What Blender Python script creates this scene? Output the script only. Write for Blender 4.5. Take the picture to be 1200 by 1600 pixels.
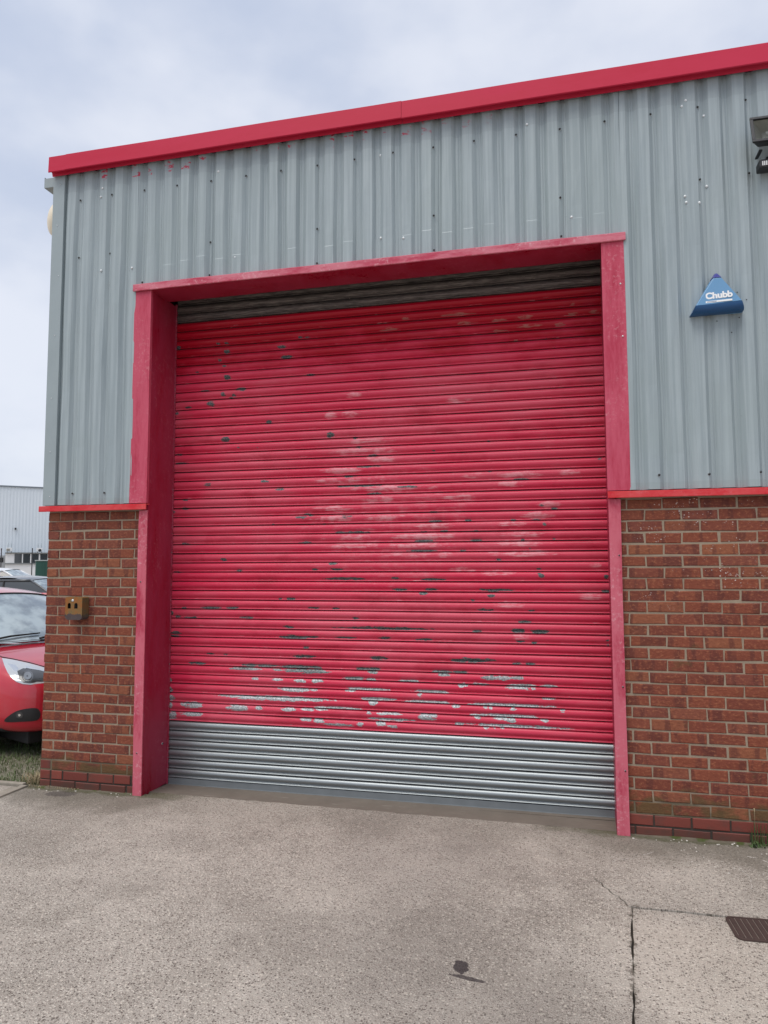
import bpy, bmesh, math, random
import numpy as np
from mathutils import Vector, Matrix
from mathutils.bvhtree import BVHTree
from mathutils.geometry import delaunay_2d_cdt

random.seed(7)
rng = np.random.default_rng(7)
for o in list(bpy.data.objects):
    bpy.data.objects.remove(o, do_unlink=True)
S = bpy.context.scene
COL = S.collection

# ------------------------------------------------------------------ camera
F_PX = 1109.0                      # focal length in pixels of the 1200 x 1600 photograph
CAM = Vector((3.9798, -4.9322, 1.7311))
YAW, PITCH, ROLL = -0.2368, 0.0767, -0.0029
cy, sy, cp, sp = math.cos(YAW), math.sin(YAW), math.cos(PITCH), math.sin(PITCH)
FW = Vector((sy * cp, cy * cp, sp))
RT = Vector((cy, -sy, 0))
UP = RT.cross(FW)
RT, UP = (math.cos(ROLL) * RT + math.sin(ROLL) * UP, -math.sin(ROLL) * RT + math.cos(ROLL) * UP)
cam = bpy.data.cameras.new('camera')
cam.sensor_fit = 'VERTICAL'
cam.sensor_height = 36.0
cam.lens = F_PX / 1600 * 36.0
cam.clip_start = 0.05
cam.clip_end = 2000
camo = bpy.data.objects.new('camera', cam)
COL.objects.link(camo)
M = Matrix((RT, UP, -FW)).transposed().to_4x4()
M.translation = CAM
camo.matrix_world = M
S.camera = camo

# ------------------------------------------------------------------ sky, sun, exposure
SUN_TO = Vector((-0.16, -0.40, 0.90)).normalized()     # towards the (veiled) sun
world = bpy.data.worlds.new('World')
S.world = world
world.use_nodes = True
wn = world.node_tree
wn.nodes.clear()


class NT:
    """tiny helper around a node tree"""
    def __init__(self, tree):
        self.t = tree

    def n(self, kind, props=None, **ins):
        nd = self.t.nodes.new(kind)
        for k, v in (props or {}).items():
            setattr(nd, k, v)
        for k, v in ins.items():
            key = int(k[1:]) if k[0] == '_' else k.replace('__', ' ')
            sock = nd.inputs[key]
            self.put(sock, v)
        return nd

    def put(self, sock, v):
        if isinstance(v, bpy.types.NodeSocket):
            self.t.links.new(v, sock)
        elif isinstance(v, bpy.types.Node):
            self.t.links.new(v.outputs[0], sock)
        else:
            if isinstance(v, (tuple, list)) and len(v) == 3 and sock.type == 'RGBA':
                v = (*v, 1)
            sock.default_value = v

    def math(self, op, a, b=0.0, c=0.0, clamp=False):
        nd = self.t.nodes.new('ShaderNodeMath')
        nd.operation = op
        nd.use_clamp = clamp
        self.put(nd.inputs[0], a)
        self.put(nd.inputs[1], b)
        self.put(nd.inputs[2], c)
        return nd.outputs[0]

    def mix(self, fac, a, b, blend='MIX'):
        nd = self.t.nodes.new('ShaderNodeMix')
        nd.data_type = 'RGBA'
        nd.blend_type = blend
        nd.clamp_factor = True
        self.put(nd.inputs[0], fac)
        self.put(nd.inputs[6], a)
        self.put(nd.inputs[7], b)
        return nd.outputs[2]

    def ramp(self, v, lo, hi, a=0.0, b=1.0):
        nd = self.t.nodes.new('ShaderNodeMapRange')
        nd.interpolation_type = 'SMOOTHSTEP'
        self.put(nd.inputs[0], v)
        for i, x in enumerate((lo, hi, a, b)):
            self.put(nd.inputs[i + 1], x)
        return nd.outputs[0]

    def scaled(self, vec, s, off=(0, 0, 0)):
        nd = self.t.nodes.new('ShaderNodeMapping')
        self.put(nd.inputs[0], vec)
        nd.inputs['Location'].default_value = off
        nd.inputs['Scale'].default_value = s
        return nd.outputs[0]

    def noise(self, vec, scale, detail=4, rough=0.55, out=0):
        nd = self.n('ShaderNodeTexNoise', Vector=vec, Scale=scale, Detail=detail, Roughness=rough)
        return nd.outputs[out]

    def voro(self, vec, scale, out='Distance', feature='F1'):
        nd = self.n('ShaderNodeTexVoronoi', {'feature': feature}, Vector=vec, Scale=scale)
        return nd.outputs[out]

    def pos(self):
        return self.n('ShaderNodeNewGeometry').outputs['Position']

    def sep(self, v):
        nd = self.n('ShaderNodeSeparateXYZ', _0=v)
        return nd.outputs[0], nd.outputs[1], nd.outputs[2]


w = NT(wn)
sky = w.n('ShaderNodeTexSky', {'sky_type': 'NISHITA', 'sun_disc': False,
          'sun_elevation': math.asin(SUN_TO.z), 'sun_rotation': math.atan2(SUN_TO.x, SUN_TO.y),
          'air_density': 1.2, 'dust_density': 2.0})
tc = w.n('ShaderNodeTexCoord').outputs['Generated']
cl1 = w.noise(w.scaled(tc, (1.0, 1.0, 1.7), (3.1, 0.4, 1.7)), 2.1, 5, 0.5)
cl2 = w.noise(w.scaled(tc, (1.0, 1.0, 1.8), (7.7, 2.3, 0.2)), 6.5, 5, 0.5)
cl = w.math('ADD', w.math('MULTIPLY', cl1, 0.75), w.math('MULTIPLY', cl2, 0.25))
cloud = w.mix(w.ramp(cl, 0.37, 0.62), (4.25, 4.75, 5.9), (6.1, 6.35, 7.05))
skycol = w.mix(0.88, sky, cloud)
bg = w.n('ShaderNodeBackground', Color=skycol, Strength=0.1)
wo = w.n('ShaderNodeOutputWorld', Surface=bg)

sun = bpy.data.lights.new('sun', 'SUN')
sun.energy = 1.5
sun.angle = math.radians(40)
sun.color = (1.0, 0.95, 0.88)
suno = bpy.data.objects.new('sun', sun)
COL.objects.link(suno)
suno.rotation_euler = (-SUN_TO).to_track_quat('-Z', 'Y').to_euler()

S.view_settings.view_transform = 'Standard'
S.view_settings.look = 'None'
S.view_settings.gamma = 1
S.view_settings.use_curve_mapping = False
S.view_settings.exposure = 0.48
S.render.engine = 'CYCLES'
S.cycles.max_bounces = 4
S.cycles.diffuse_bounces = 2


# ------------------------------------------------------------------ helpers
def at(px, py, d):
    """point seen at photograph pixel (px, py), d metres along the view axis"""
    return CAM + d * (FW + (px - 600) / F_PX * RT - (py - 800) / F_PX * UP)


def link(name, me, parent=None, m=None, loc=None):
    o = bpy.data.objects.new(name, me)
    COL.objects.link(o)
    if m is not None and me is not None:
        me.materials.clear()
        me.materials.append(m)
    if parent is not None:
        o.parent = parent
    if loc is not None:
        o.location = loc
    return o


def tag(o, label, cat=None, group=None, kind=None):
    o['label'] = label
    if cat:
        o['category'] = cat
    if group:
        o['group'] = group
    if kind:
        o['kind'] = kind
    return o


def empty(name, loc=(0, 0, 0), rz=0.0):
    o = bpy.data.objects.new(name, None)
    COL.objects.link(o)
    o.location = loc
    o.rotation_euler = (0, 0, rz)
    o.empty_display_size = 0.1
    return o


class MB:
    """collects geometry for ONE mesh object"""
    def __init__(self):
        self.v, self.f, self.sm = [], [], []

    def add(self, verts, faces, smooth=False):
        b = len(self.v)
        self.v += [tuple(p) for p in verts]
        self.f += [tuple(b + i for i in fc) for fc in faces]
        self.sm += [smooth] * len(faces)
        return self

    def box(self, x0, x1, y0, y1, z0, z1, c=0.0):
        if c <= 0:
            vs = [(x, y, z) for x in (x0, x1) for y in (y0, y1) for z in (z0, z1)]
            return self.add(vs, [(0, 1, 3, 2), (4, 6, 7, 5), (0, 4, 5, 1), (2, 3, 7, 6), (0, 2, 6, 4), (1, 5, 7, 3)])
        bm = bmesh.new()
        bmesh.ops.create_cube(bm, size=1.0)
        for p in bm.verts:
            p.co = Vector(((x0 + x1) / 2 + p.co.x * (x1 - x0), (y0 + y1) / 2 + p.co.y * (y1 - y0), (z0 + z1) / 2 + p.co.z * (z1 - z0)))
        bmesh.ops.bevel(bm, geom=bm.edges[:], offset=c, segments=2, affect='EDGES', profile=0.6)
        return self.bm(bm)

    def bm(self, bm, smooth=False):
        bm.verts.ensure_lookup_table()
        bm.verts.index_update()
        self.add([p.co[:] for p in bm.verts], [[p.index for p in fc.verts] for fc in bm.faces], smooth)
        bm.free()
        return self

    def grid(self, rows, smooth=True, closed=False):
        nr, nc = len(rows), len(rows[0])
        fs = []
        for i in range(nr - 1):
            for j in range(nc if closed else nc - 1):
                k = (j + 1) % nc
                fs.append((i * nc + j, i * nc + k, (i + 1) * nc + k, (i + 1) * nc + j))
        return self.add([p for r in rows for p in r], fs, smooth)

    def tube(self, pts, r, n=8, caps=True, smooth=True):
        pts = [Vector(p) for p in pts]
        rr = r if isinstance(r, (list, tuple)) else [r] * len(pts)
        rows = []
        for i, p in enumerate(pts):
            t = (pts[min(i + 1, len(pts) - 1)] - pts[max(i - 1, 0)]).normalized()
            a = t.orthogonal().normalized() if abs(t.z) > 0.9 else t.cross(Vector((0, 0, 1))).normalized()
            b = t.cross(a)
            rows.append([tuple(p + rr[i] * (math.cos(2 * math.pi * k / n) * a + math.sin(2 * math.pi * k / n) * b)) for k in range(n)])
        base = len(self.v)
        self.grid(rows, smooth, True)
        if caps:
            self.f += [tuple(base + k for k in range(n))[::-1], tuple(base + (len(pts) - 1) * n + k for k in range(n))]
            self.sm += [False, False]
        return self

    def prism(self, poly, y0, y1):
        """polygon in (x, z), extruded along y"""
        n = len(poly)
        vs = [(x, y0, z) for x, z in poly] + [(x, y1, z) for x, z in poly]
        fs = [tuple(range(n)), tuple(range(2 * n - 1, n - 1, -1))]
        fs += [(i, n + i, n + (i + 1) % n, (i + 1) % n) for i in range(n)]
        return self.add(vs, fs)

    def extr_x(self, prof, x0, x1, closed=False, nx=1, smooth=False, fn=None):
        """open or closed profile in (y, z) swept along x"""
        rows = []
        for i in range(nx + 1):
            x = x0 + (x1 - x0) * i / nx
            rows.append([(x, y + (fn(x) if fn else 0), z) for y, z in prof])
        self.grid(rows, smooth, closed)
        return self

    def lathe(self, prof, c, axis='z', n=20, smooth=True):
        """profile (r, h) around an axis through c"""
        rows = []
        for r, h in prof:
            row = []
            for k in range(n):
                a = 2 * math.pi * k / n
                u, v_ = r * math.cos(a), r * math.sin(a)
                p = {'z': (u, v_, h), 'y': (u, h, v_), 'x': (h, u, v_)}[axis]
                row.append((c[0] + p[0], c[1] + p[1], c[2] + p[2]))
            rows.append(row)
        return self.grid(rows, smooth, True)

    def mesh(self, name):
        me = bpy.data.meshes.new(name)
        me.from_pydata(self.v, [], self.f)
        me.polygons.foreach_set('use_smooth', self.sm)
        me.update()
        return me

    def build(self, name, m, parent=None, loc=None, fix=True):
        me = self.mesh(name)
        if fix:
            b = bmesh.new()
            b.from_mesh(me)
            bmesh.ops.recalc_face_normals(b, faces=b.faces)
            b.to_mesh(me)
            b.free()
        return link(name, me, parent, m, loc)


def triangulate(poly, holes=(), step=None):
    """points and triangles filling a 2-D polygon (with holes, and inner points every step)"""
    pts, edges = [], []
    for lp in [poly] + list(holes):
        b = len(pts)
        pts += [Vector(p) for p in lp]
        edges += [(b + i, b + (i + 1) % len(lp)) for i in range(len(lp))]
    if step:
        xs, ys = [p[0] for p in poly], [p[1] for p in poly]
        gx = np.arange(min(xs), max(xs), step)
        for i, x in enumerate(gx):
            for y in np.arange(min(ys), max(ys), step):
                q = (x, y + (step / 2 if i % 2 else 0))
                if inside(q, poly) and edge_dist(q, poly) > step * 0.4:
                    pts.append(Vector(q))
    r = delaunay_2d_cdt(pts, edges, [], 0, 1e-7)
    tris = []
    for fc in r[2]:
        c = sum((r[0][i] for i in fc), Vector((0, 0))) / len(fc)
        if inside(c, poly) and not any(inside(c, h) for h in holes):
            tris.append(tuple(fc))
    return [tuple(p) for p in r[0]], tris


def inside(p, poly):
    c = False
    j = len(poly) - 1
    for i in range(len(poly)):
        (xi, yi), (xj, yj) = poly[i][:2], poly[j][:2]
        if (yi > p[1]) != (yj > p[1]) and p[0] < (xj - xi) * (p[1] - yi) / (yj - yi) + xi:
            c = not c
        j = i
    return c


def edge_dist(p, poly):
    best = 1e9
    for i in range(len(poly)):
        a, b = Vector(poly[i][:2]), Vector(poly[(i + 1) % len(poly)][:2])
        ab = b - a
        t = max(0, min(1, (Vector(p) - a).dot(ab) / max(ab.length_squared, 1e-12)))
        best = min(best, (Vector(p) - a - t * ab).length)
    return best


# ------------------------------------------------------------------ materials
def new_mat(name):
    m = bpy.data.materials.new(name)
    m.use_nodes = True
    m.node_tree.nodes.clear()
    return m, NT(m.node_tree)


def finish(t, color, rough=0.6, metal=0.0, bump=None, bstr=0.3, bdist=0.01, spec=0.5, coat=0.0, normal=None):
    b = t.n('ShaderNodeBsdfPrincipled')
    t.put(b.inputs['Base Color'], color)
    t.put(b.inputs['Roughness'], rough)
    t.put(b.inputs['Metallic'], metal)
    t.put(b.inputs['Specular IOR Level'], spec)
    t.put(b.inputs['Coat Weight'], coat)
    b.inputs['Coat Roughness'].default_value = 0.05
    if bump is not None:
        bn = t.n('ShaderNodeBump', Height=bump, Strength=bstr, Distance=bdist)
        t.put(b.inputs['Normal'], bn)
    t.n('ShaderNodeOutputMaterial', Surface=b)


def plain(name, col, rough=0.6, metal=0.0, var=0.12, scale=14, bstr=0.15, coat=0.0, spec=0.5):
    m, t = new_mat(name)
    p = t.n('ShaderNodeTexCoord').outputs['Object']
    nz = t.noise(p, scale, 5)
    c = t.mix(nz, tuple(x * (1 - var) for x in col), tuple(min(1, x * (1 + var)) for x in col))
    finish(t, c, t.math('ADD', rough, t.math('MULTIPLY', t.math('SUBTRACT', nz, 0.5), 0.12)), metal,
           t.noise(p, scale * 9, 2), bstr, 0.002, spec, coat)
    return m


def red_paint(name, base, faded, amount=0.5, rough=0.42, streak=(6, 6, 1.2), chalk=0.35, seed=0.0, bare=0.0):
    """weathered gloss paint: chalky fading in clouds and runs, thin scuffs, pinhead chips"""
    m, t = new_mat(name)
    p = t.pos()
    big = t.noise(t.scaled(p, streak, (seed, seed * 2, seed)), 1.6, 6, 0.62)
    fine = t.noise(t.scaled(p, tuple(4 * s for s in streak), (seed, 0, seed)), 3.0, 5, 0.7)
    mixv = t.ramp(t.math('ADD', t.math('MULTIPLY', big, 0.7), t.math('MULTIPLY', fine, 0.3)), 0.5 - amount * 0.25, 0.75 - amount * 0.25)
    c = t.mix(mixv, base, faded)
    sc = t.noise(t.scaled(p, (9, 9, 9), (seed + 5, 1, 2)), 4.0, 8, 0.75)
    where = t.ramp(t.noise(t.scaled(p, (3, 3, 2.2), (seed, 7, seed)), 1.2, 3), 0.42, 0.62)
    c = t.mix(t.math('MULTIPLY', t.math('MULTIPLY', t.ramp(sc, 0.50, 0.68), where), chalk), c, (0.72, 0.40, 0.43))
    if bare > 0:
        ch = t.noise(t.scaled(p, (14, 14, 14), (seed, 3, 8)), 3.0, 6, 0.7)
        c = t.mix(t.ramp(ch, 0.72 - bare, 0.74 - bare), c, (0.16, 0.15, 0.15))
    finish(t, c, t.math('ADD', rough, t.math('MULTIPLY', mixv, 0.18)), 0, big, 0.06, 0.01, 0.25)
    return m


MAT = {}
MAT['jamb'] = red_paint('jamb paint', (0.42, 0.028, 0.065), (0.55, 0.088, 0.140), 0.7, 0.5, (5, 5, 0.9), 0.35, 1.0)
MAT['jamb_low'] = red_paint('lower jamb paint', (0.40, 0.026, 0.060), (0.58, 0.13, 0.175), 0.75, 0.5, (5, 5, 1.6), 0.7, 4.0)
MAT['reveal'] = red_paint('shade-darkened reveal paint', (0.30, 0.008, 0.028), (0.34, 0.030, 0.066), 0.6, 0.26, (3, 3, 0.8), 0.15, 2.0)  # less bleached red, its colour darkened further to deepen the recess shade
MAT['lintel'] = red_paint('lintel paint', (0.47, 0.04, 0.085), (0.62, 0.19, 0.24), 0.6, 0.5, (2, 4, 9), 0.8, 3.0)
MAT['soffit'] = red_paint('soffit paint', (0.36, 0.010, 0.032), (0.33, 0.016, 0.04), 0.3, 0.4, (2, 4, 9), 0.05, 3.0)
MAT['fascia'] = red_paint('fascia coating', (0.52, 0.014, 0.050), (0.55, 0.026, 0.070), 0.5, 0.45, (0.5, 2, 2), 0.0, 6.0)
MAT['sill'] = red_paint('sill paint', (0.60, 0.018, 0.030), (0.66, 0.075, 0.080), 0.6, 0.4, (3, 6, 6), 0.25, 8.0)


def make_cladding():
    m, t = new_mat('grey plastisol cladding')
    p = t.pos()
    x, y, z = t.sep(p)
    run = t.noise(t.scaled(p, (26, 4, 0.55)), 2.0, 5, 0.6)
    cloudy = t.noise(p, 1.3, 4)
    c = t.mix(t.ramp(run, 0.35, 0.68), (0.295, 0.350, 0.370), (0.372, 0.432, 0.450))
    c = t.mix(t.math('MULTIPLY', t.ramp(cloudy, 0.4, 0.7), 0.3), c, (0.30, 0.36, 0.35))
    # older tone left above a former flashing line, and along the foot of the sheets
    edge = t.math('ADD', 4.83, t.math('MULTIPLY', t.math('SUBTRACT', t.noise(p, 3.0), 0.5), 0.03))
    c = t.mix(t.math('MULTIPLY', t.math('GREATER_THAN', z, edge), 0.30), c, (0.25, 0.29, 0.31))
    c = t.mix(t.math('MULTIPLY', t.math('LESS_THAN', z, t.math('ADD', 2.27, t.math('MULTIPLY', run, 0.01))), 0.25), c, (0.26, 0.32, 0.31))
    # dabs of red overspray on the crowns just under the fascia
    band = t.math('MULTIPLY', t.math('GREATER_THAN', z, 4.875), t.math('LESS_THAN', y, -0.0445))
    dab = t.math('MULTIPLY', t.ramp(t.noise(t.scaled(p, (10, 1, 22), (2, 0, 1)), 2.0, 4, 0.6), 0.52, 0.54),
                 t.ramp(t.noise(t.scaled(p, (5, 1, 7), (8, 0, 4)), 1.4, 2), 0.50, 0.56))
    c = t.mix(t.math('MULTIPLY', t.math('MULTIPLY', band, dab), t.ramp(t.math('ADD', x, t.math('MULTIPLY', run, 1.5)), 4.6, 3.4)), c, (0.46, 0.04, 0.08))
    dirt = t.noise(t.scaled(p, (60, 20, 60)), 1.0, 3)
    c = t.mix(t.math('MULTIPLY', t.ramp(dirt, 0.66, 0.78), 0.25), c, (0.20, 0.23, 0.24))
    rust = t.noise(t.scaled(p, (11, 1, 5), (4, 0, 9)), 2.2, 6, 0.7)
    c = t.mix(t.math('MULTIPLY', t.ramp(rust, 0.66, 0.74), 0.35), c, (0.42, 0.47, 0.48))
    finish(t, c, 0.42, 0.0, t.math('ADD', t.noise(t.scaled(p, (5, 5, 1.2)), 1.5, 3), t.math('MULTIPLY', dirt, 0.02)), 0.12, 0.03, 0.45)
    return m


MAT['clad'] = make_cladding()
MAT['trim'] = plain('grey corner flashing', (0.31, 0.365, 0.38), 0.45, 0, 0.10, 5)


def make_brick(kind):
    m, t = new_mat({'facing': 'rustic red facing brick', 'blue': 'smooth red engineering brick'}[kind])
    p = t.pos()
    x, y, z = t.sep(p)
    rnd = t.n('ShaderNodeObjectInfo').outputs['Random']
    oc = t.n('ShaderNodeTexCoord').outputs['Object']
    off = t.n('ShaderNodeCombineXYZ', _0=t.math('MULTIPLY', rnd, 37.0), _1=0.0, _2=t.math('MULTIPLY', rnd, 19.0))
    q = t.n('ShaderNodeVectorMath', {'operation': 'ADD'}, _0=p, _1=off).outputs[0]
    if kind == 'facing':
        cr = t.n('ShaderNodeValToRGB', Fac=rnd)
        el = cr.color_ramp.elements
        el[0].position, el[0].color = 0.0, (0.165, 0.044, 0.028, 1)
        el[1].position, el[1].color = 1.0, (0.262, 0.088, 0.043, 1)
        for ps, cc in ((0.35, (0.205, 0.054, 0.031, 1)), (0.6, (0.222, 0.060, 0.032, 1)), (0.8, (0.185, 0.052, 0.036, 1))):
            e = el.new(ps)
            e.color = cc
        c = cr.outputs[0]
        # kiln flashes: darker bands across each brick
        fl = t.noise(t.scaled(q, (9, 1, 1.5)), 1.7, 2, 0.4)
        c = t.mix(t.math('MULTIPLY', t.ramp(fl, 0.52, 0.60), 0.6), c, (0.100, 0.028, 0.023))
        # dragwire texture
        wv = t.noise(t.scaled(q, (42, 30, 62)), 1.0, 5, 0.7)
        c = t.mix(t.math('MULTIPLY', t.ramp(wv, 0.50, 0.68), 0.72), c, (0.36, 0.135, 0.066))
        c = t.mix(t.math('MULTIPLY', t.ramp(wv, 0.46, 0.28), 0.4), c, (0.075, 0.022, 0.017))
        # lime spots and flakes on part of the wall
        sp_ = t.voro(t.scaled(p, (1, 1, 1.3)), 62.0)
        reg = t.math('MULTIPLY', t.ramp(t.noise(t.scaled(p, (2.2, 1, 5.5), (1, 0, 0.35)), 1.6, 2), 0.50, 0.62), t.math('MULTIPLY', t.ramp(z, 1.35, 1.7), t.math('GREATER_THAN', x, 4.0)))
        spk = t.math('MULTIPLY', t.math('LESS_THAN', sp_, t.math('ADD', 0.10, t.math('MULTIPLY', t.noise(p, 30, 2), 0.35))), reg)
        c = t.mix(t.math('MULTIPLY', spk, t.ramp(t.noise(p, 46, 3), 0.5, 0.55)), c, (0.62, 0.55, 0.50))
        rest = t.ramp(t.noise(t.scaled(p, (3, 1, 3), (9, 0, 2)), 22.0, 3), 0.74, 0.77)
        c = t.mix(rest, c, (0.50, 0.36, 0.28))
        # algae film creeping up from the damp foot of the wall
        al = t.math('ADD', t.ramp(z, 0.42, 0.08), t.math('MULTIPLY', t.math('SUBTRACT', t.noise(t.scaled(p, (3, 2, 5), (2, 0, 5)), 1.5, 5), 0.55), 3.2))
        alc = t.mix(t.noise(p, 9), (0.085, 0.050, 0.025), (0.115, 0.085, 0.028))
        c = t.mix(t.math('MULTIPLY', t.ramp(al, 0.25, 0.75), 0.8), c, alc)
        finish(t, c, 0.82, 0, t.math('ADD', wv, t.math('MULTIPLY', t.noise(q, 35, 4), 0.6)), 0.85, 0.006, 0.35)
    else:
        c = t.mix(rnd, (0.165, 0.036, 0.026), (0.235, 0.055, 0.038))
        c = t.mix(t.math('MULTIPLY', t.ramp(t.noise(t.scaled(p, (5, 1, 8)), 1.5, 5), 0.45, 0.7), 0.55), c, (0.075, 0.050, 0.038))
        low = t.math('ADD', t.ramp(z, 0.085, 0.05), t.math('MULTIPLY', t.math('SUBTRACT', t.noise(p, 7, 3), 0.5), 0.5))
        c = t.mix(t.math('MULTIPLY', low, 0.6), c, (0.075, 0.040, 0.030))
        finish(t, c, 0.6, 0, t.noise(q, 60, 4), 0.3, 0.003, 0.4)
    return m


MAT['brick'] = make_brick('facing')
MAT['engbrick'] = make_brick('blue')


def make_mortar():
    m, t = new_mat('buff mortar')
    p = t.pos()
    x, y, z = t.sep(p)
    c = t.mix(t.noise(p, 14, 5), (0.25, 0.195, 0.14), (0.39, 0.315, 0.235))
    c = t.mix(t.ramp(t.noise(p, 90, 2), 0.55, 0.7), c, (0.30, 0.235, 0.175))
    al = t.math('ADD', t.ramp(z, 0.42, 0.10), t.math('MULTIPLY', t.math('SUBTRACT', t.noise(t.scaled(p, (4, 2, 5), (2, 0, 5)), 1.4, 5), 0.55), 1.4))
    c = t.mix(t.math('MULTIPLY', t.ramp(al, 0.3, 0.8), 0.75), c, (0.105, 0.090, 0.055))
    c = t.mix(t.math('LESS_THAN', z, 0.145), c, (0.055, 0.045, 0.038))
    finish(t, c, 0.9, 0, t.noise(p, 120, 3), 0.6, 0.004, 0.2)
    return m


MAT['mortar'] = make_mortar()


def make_shutter():
    m, t = new_mat('peeling red shutter paint')
    p = t.pos()
    x, y, z = t.sep(p)
    att = lambda n: t.n('ShaderNodeAttribute', {'attribute_name': n}).outputs['Fac']
    chip, scuff, bare, lip = att('chip'), att('scuff'), att('bare'), att('lip')
    # paint: weathered pink below, unfaded red where the lintel has kept the sun off the laths
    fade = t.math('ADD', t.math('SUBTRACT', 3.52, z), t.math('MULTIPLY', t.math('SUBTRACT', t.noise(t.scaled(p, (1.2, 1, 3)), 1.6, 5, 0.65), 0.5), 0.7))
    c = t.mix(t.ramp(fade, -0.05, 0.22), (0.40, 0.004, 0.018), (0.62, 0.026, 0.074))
    run = t.noise(t.scaled(p, (1.6, 1, 13)), 2.2, 6, 0.65)
    c = t.mix(t.math('MULTIPLY', t.ramp(run, 0.46, 0.72), t.ramp(fade, 0, 0.4)), c, (0.63, 0.065, 0.112))
    rnd = t.n('ShaderNodeObjectInfo').outputs['Random']
    c = t.mix(t.math('MULTIPLY', t.math('MULTIPLY', rnd, 0.5), t.ramp(fade, 0, 0.5)), c, (0.62, 0.070, 0.118))
    chalky = t.noise(t.scaled(p, (0.9, 1, 2.2), (2, 0, 3)), 1.2, 5, 0.6)
    c = t.mix(t.math('MULTIPLY', t.math('MULTIPLY', t.ramp(chalky, 0.42, 0.66), 0.6), t.ramp(fade, 0, 0.5)), c, (0.62, 0.105, 0.150))
    deep = t.noise(t.scaled(p, (2.2, 1, 5), (4, 0, 7)), 1.3, 5, 0.6)
    c = t.mix(t.math('MULTIPLY', t.ramp(deep, 0.54, 0.72), 0.55), c, (0.44, 0.018, 0.045))
    # rubbed white scuffs
    sn = t.math('ADD', t.math('MULTIPLY', t.noise(t.scaled(p, (3.2, 1, 95)), 2.0, 5, 0.7), 0.6), t.math('MULTIPLY', t.noise(t.scaled(p, (9, 1, 16), (1, 0, 4)), 1.5, 4, 0.65), 0.4))
    sv = t.ramp(t.math('ADD', scuff, t.math('MULTIPLY', t.math('MULTIPLY', t.math('SUBTRACT', sn, 0.51), 7.0), t.ramp(scuff, 0.0, 0.35))), 0.35, 1.5)
    c = t.mix(t.math('MULTIPLY', sv, 0.58), c, (0.80, 0.44, 0.47))
    # broad chalky bloom where loads and hands have rubbed the middle of the door
    bx = t.math('DIVIDE', t.math('SUBTRACT', x, 2.75), 1.15)
    bz = t.math('DIVIDE', t.math('SUBTRACT', z, 2.05), 0.85)
    bloom = t.math('SUBTRACT', 1.0, t.math('ADD', t.math('MULTIPLY', bx, bx), t.math('MULTIPLY', bz, bz)))
    blm = t.ramp(t.math('ADD', bloom, t.math('MULTIPLY', t.math('SUBTRACT', sn, 0.52), 5.5)), 0.55, 1.9)
    c = t.mix(t.math('MULTIPLY', blm, 0.42), c, (0.78, 0.36, 0.40))
    thin = t.math('MULTIPLY', t.ramp(t.noise(t.scaled(p, (5, 1, 90), (3, 0, 1)), 2.0, 4, 0.6), 0.64, 0.70), lip)
    c = t.mix(t.math('MULTIPLY', thin, 0.5), c, (0.80, 0.45, 0.47))
    # old brown grease where the laths come off the roll
    bn = t.noise(t.scaled(p, (10, 1, 60), (1, 0, 2)), 2.0, 5, 0.75)
    bv = t.ramp(t.math('ADD', bare, t.math('MULTIPLY', t.math('MULTIPLY', t.math('SUBTRACT', bn, 0.54), 6.5), t.ramp(bare, 0.0, 0.3))), 0.42, 0.60)
    c = t.mix(t.math('MULTIPLY', bv, 0.7), c, (0.38, 0.17, 0.14))
    # flaked patches down to the zinc
    cn = t.math('ADD', t.math('MULTIPLY', t.noise(t.scaled(p, (16, 1, 75)), 2.0, 5, 0.75), 0.45), t.math('MULTIPLY', t.noise(t.scaled(p, (7, 1, 34), (3, 0, 5)), 2.0, 3, 0.6), 0.55))
    cv = t.math('ADD', chip, t.math('MULTIPLY', t.math('MULTIPLY', t.math('SUBTRACT', cn, 0.52), 5.5), t.ramp(chip, 0.0, 0.25)))
    small = t.math('MULTIPLY', t.ramp(t.noise(t.scaled(p, (22, 1, 60), (5, 0, 5)), 2.0, 4, 0.65), 0.70, 0.705), lip)
    msk = t.math('MAXIMUM', t.ramp(cv, 0.26, 0.30), small)
    rim = t.math('SUBTRACT', t.ramp(cv, 0.10, 0.26), msk, clamp=True)
    c = t.mix(t.math('MULTIPLY', rim, 0.15), c, (0.80, 0.50, 0.52))
    zn = t.ramp(t.noise(t.scaled(p, (60, 1, 60)), 2.0, 4, 0.7), 0.38, 0.62)
    worn = t.ramp(t.math('ADD', z, t.math('MULTIPLY', run, 0.3)), 1.15, 0.95)      # brushed bright by boots and pallets low down, tarnished above
    zinc = t.mix(worn, t.mix(zn, (0.045, 0.052, 0.053), (0.17, 0.19, 0.19)), t.mix(zn, (0.20, 0.22, 0.225), (0.55, 0.58, 0.59)))
    c = t.mix(msk, c, zinc)
    hgt = t.math('SUBTRACT', t.math('MULTIPLY', run, 0.25), msk)
    finish(t, c, t.mix(msk, (0.33, 0.33, 0.33), (0.5, 0.5, 0.5)), t.math('MULTIPLY', msk, 0.3), hgt, 0.35, 0.0025, 0.28)
    return m


MAT['shutter'] = make_shutter()


def make_zinc():
    m, t = new_mat('galvanised steel laths')
    p = t.pos()
    n1 = t.noise(t.scaled(p, (2.5, 1, 30)), 2.0, 5, 0.6)
    n2 = t.noise(t.scaled(p, (60, 1, 6)), 1.0, 3)
    c = t.mix(n1, (0.25, 0.275, 0.285), (0.36, 0.39, 0.40))
    c = t.mix(t.math('MULTIPLY', t.ramp(n2, 0.6, 0.75), 0.4), c, (0.28, 0.30, 0.31))
    finish(t, c, 0.42, 0.75)
    return m


MAT['zinc'] = make_zinc()


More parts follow.
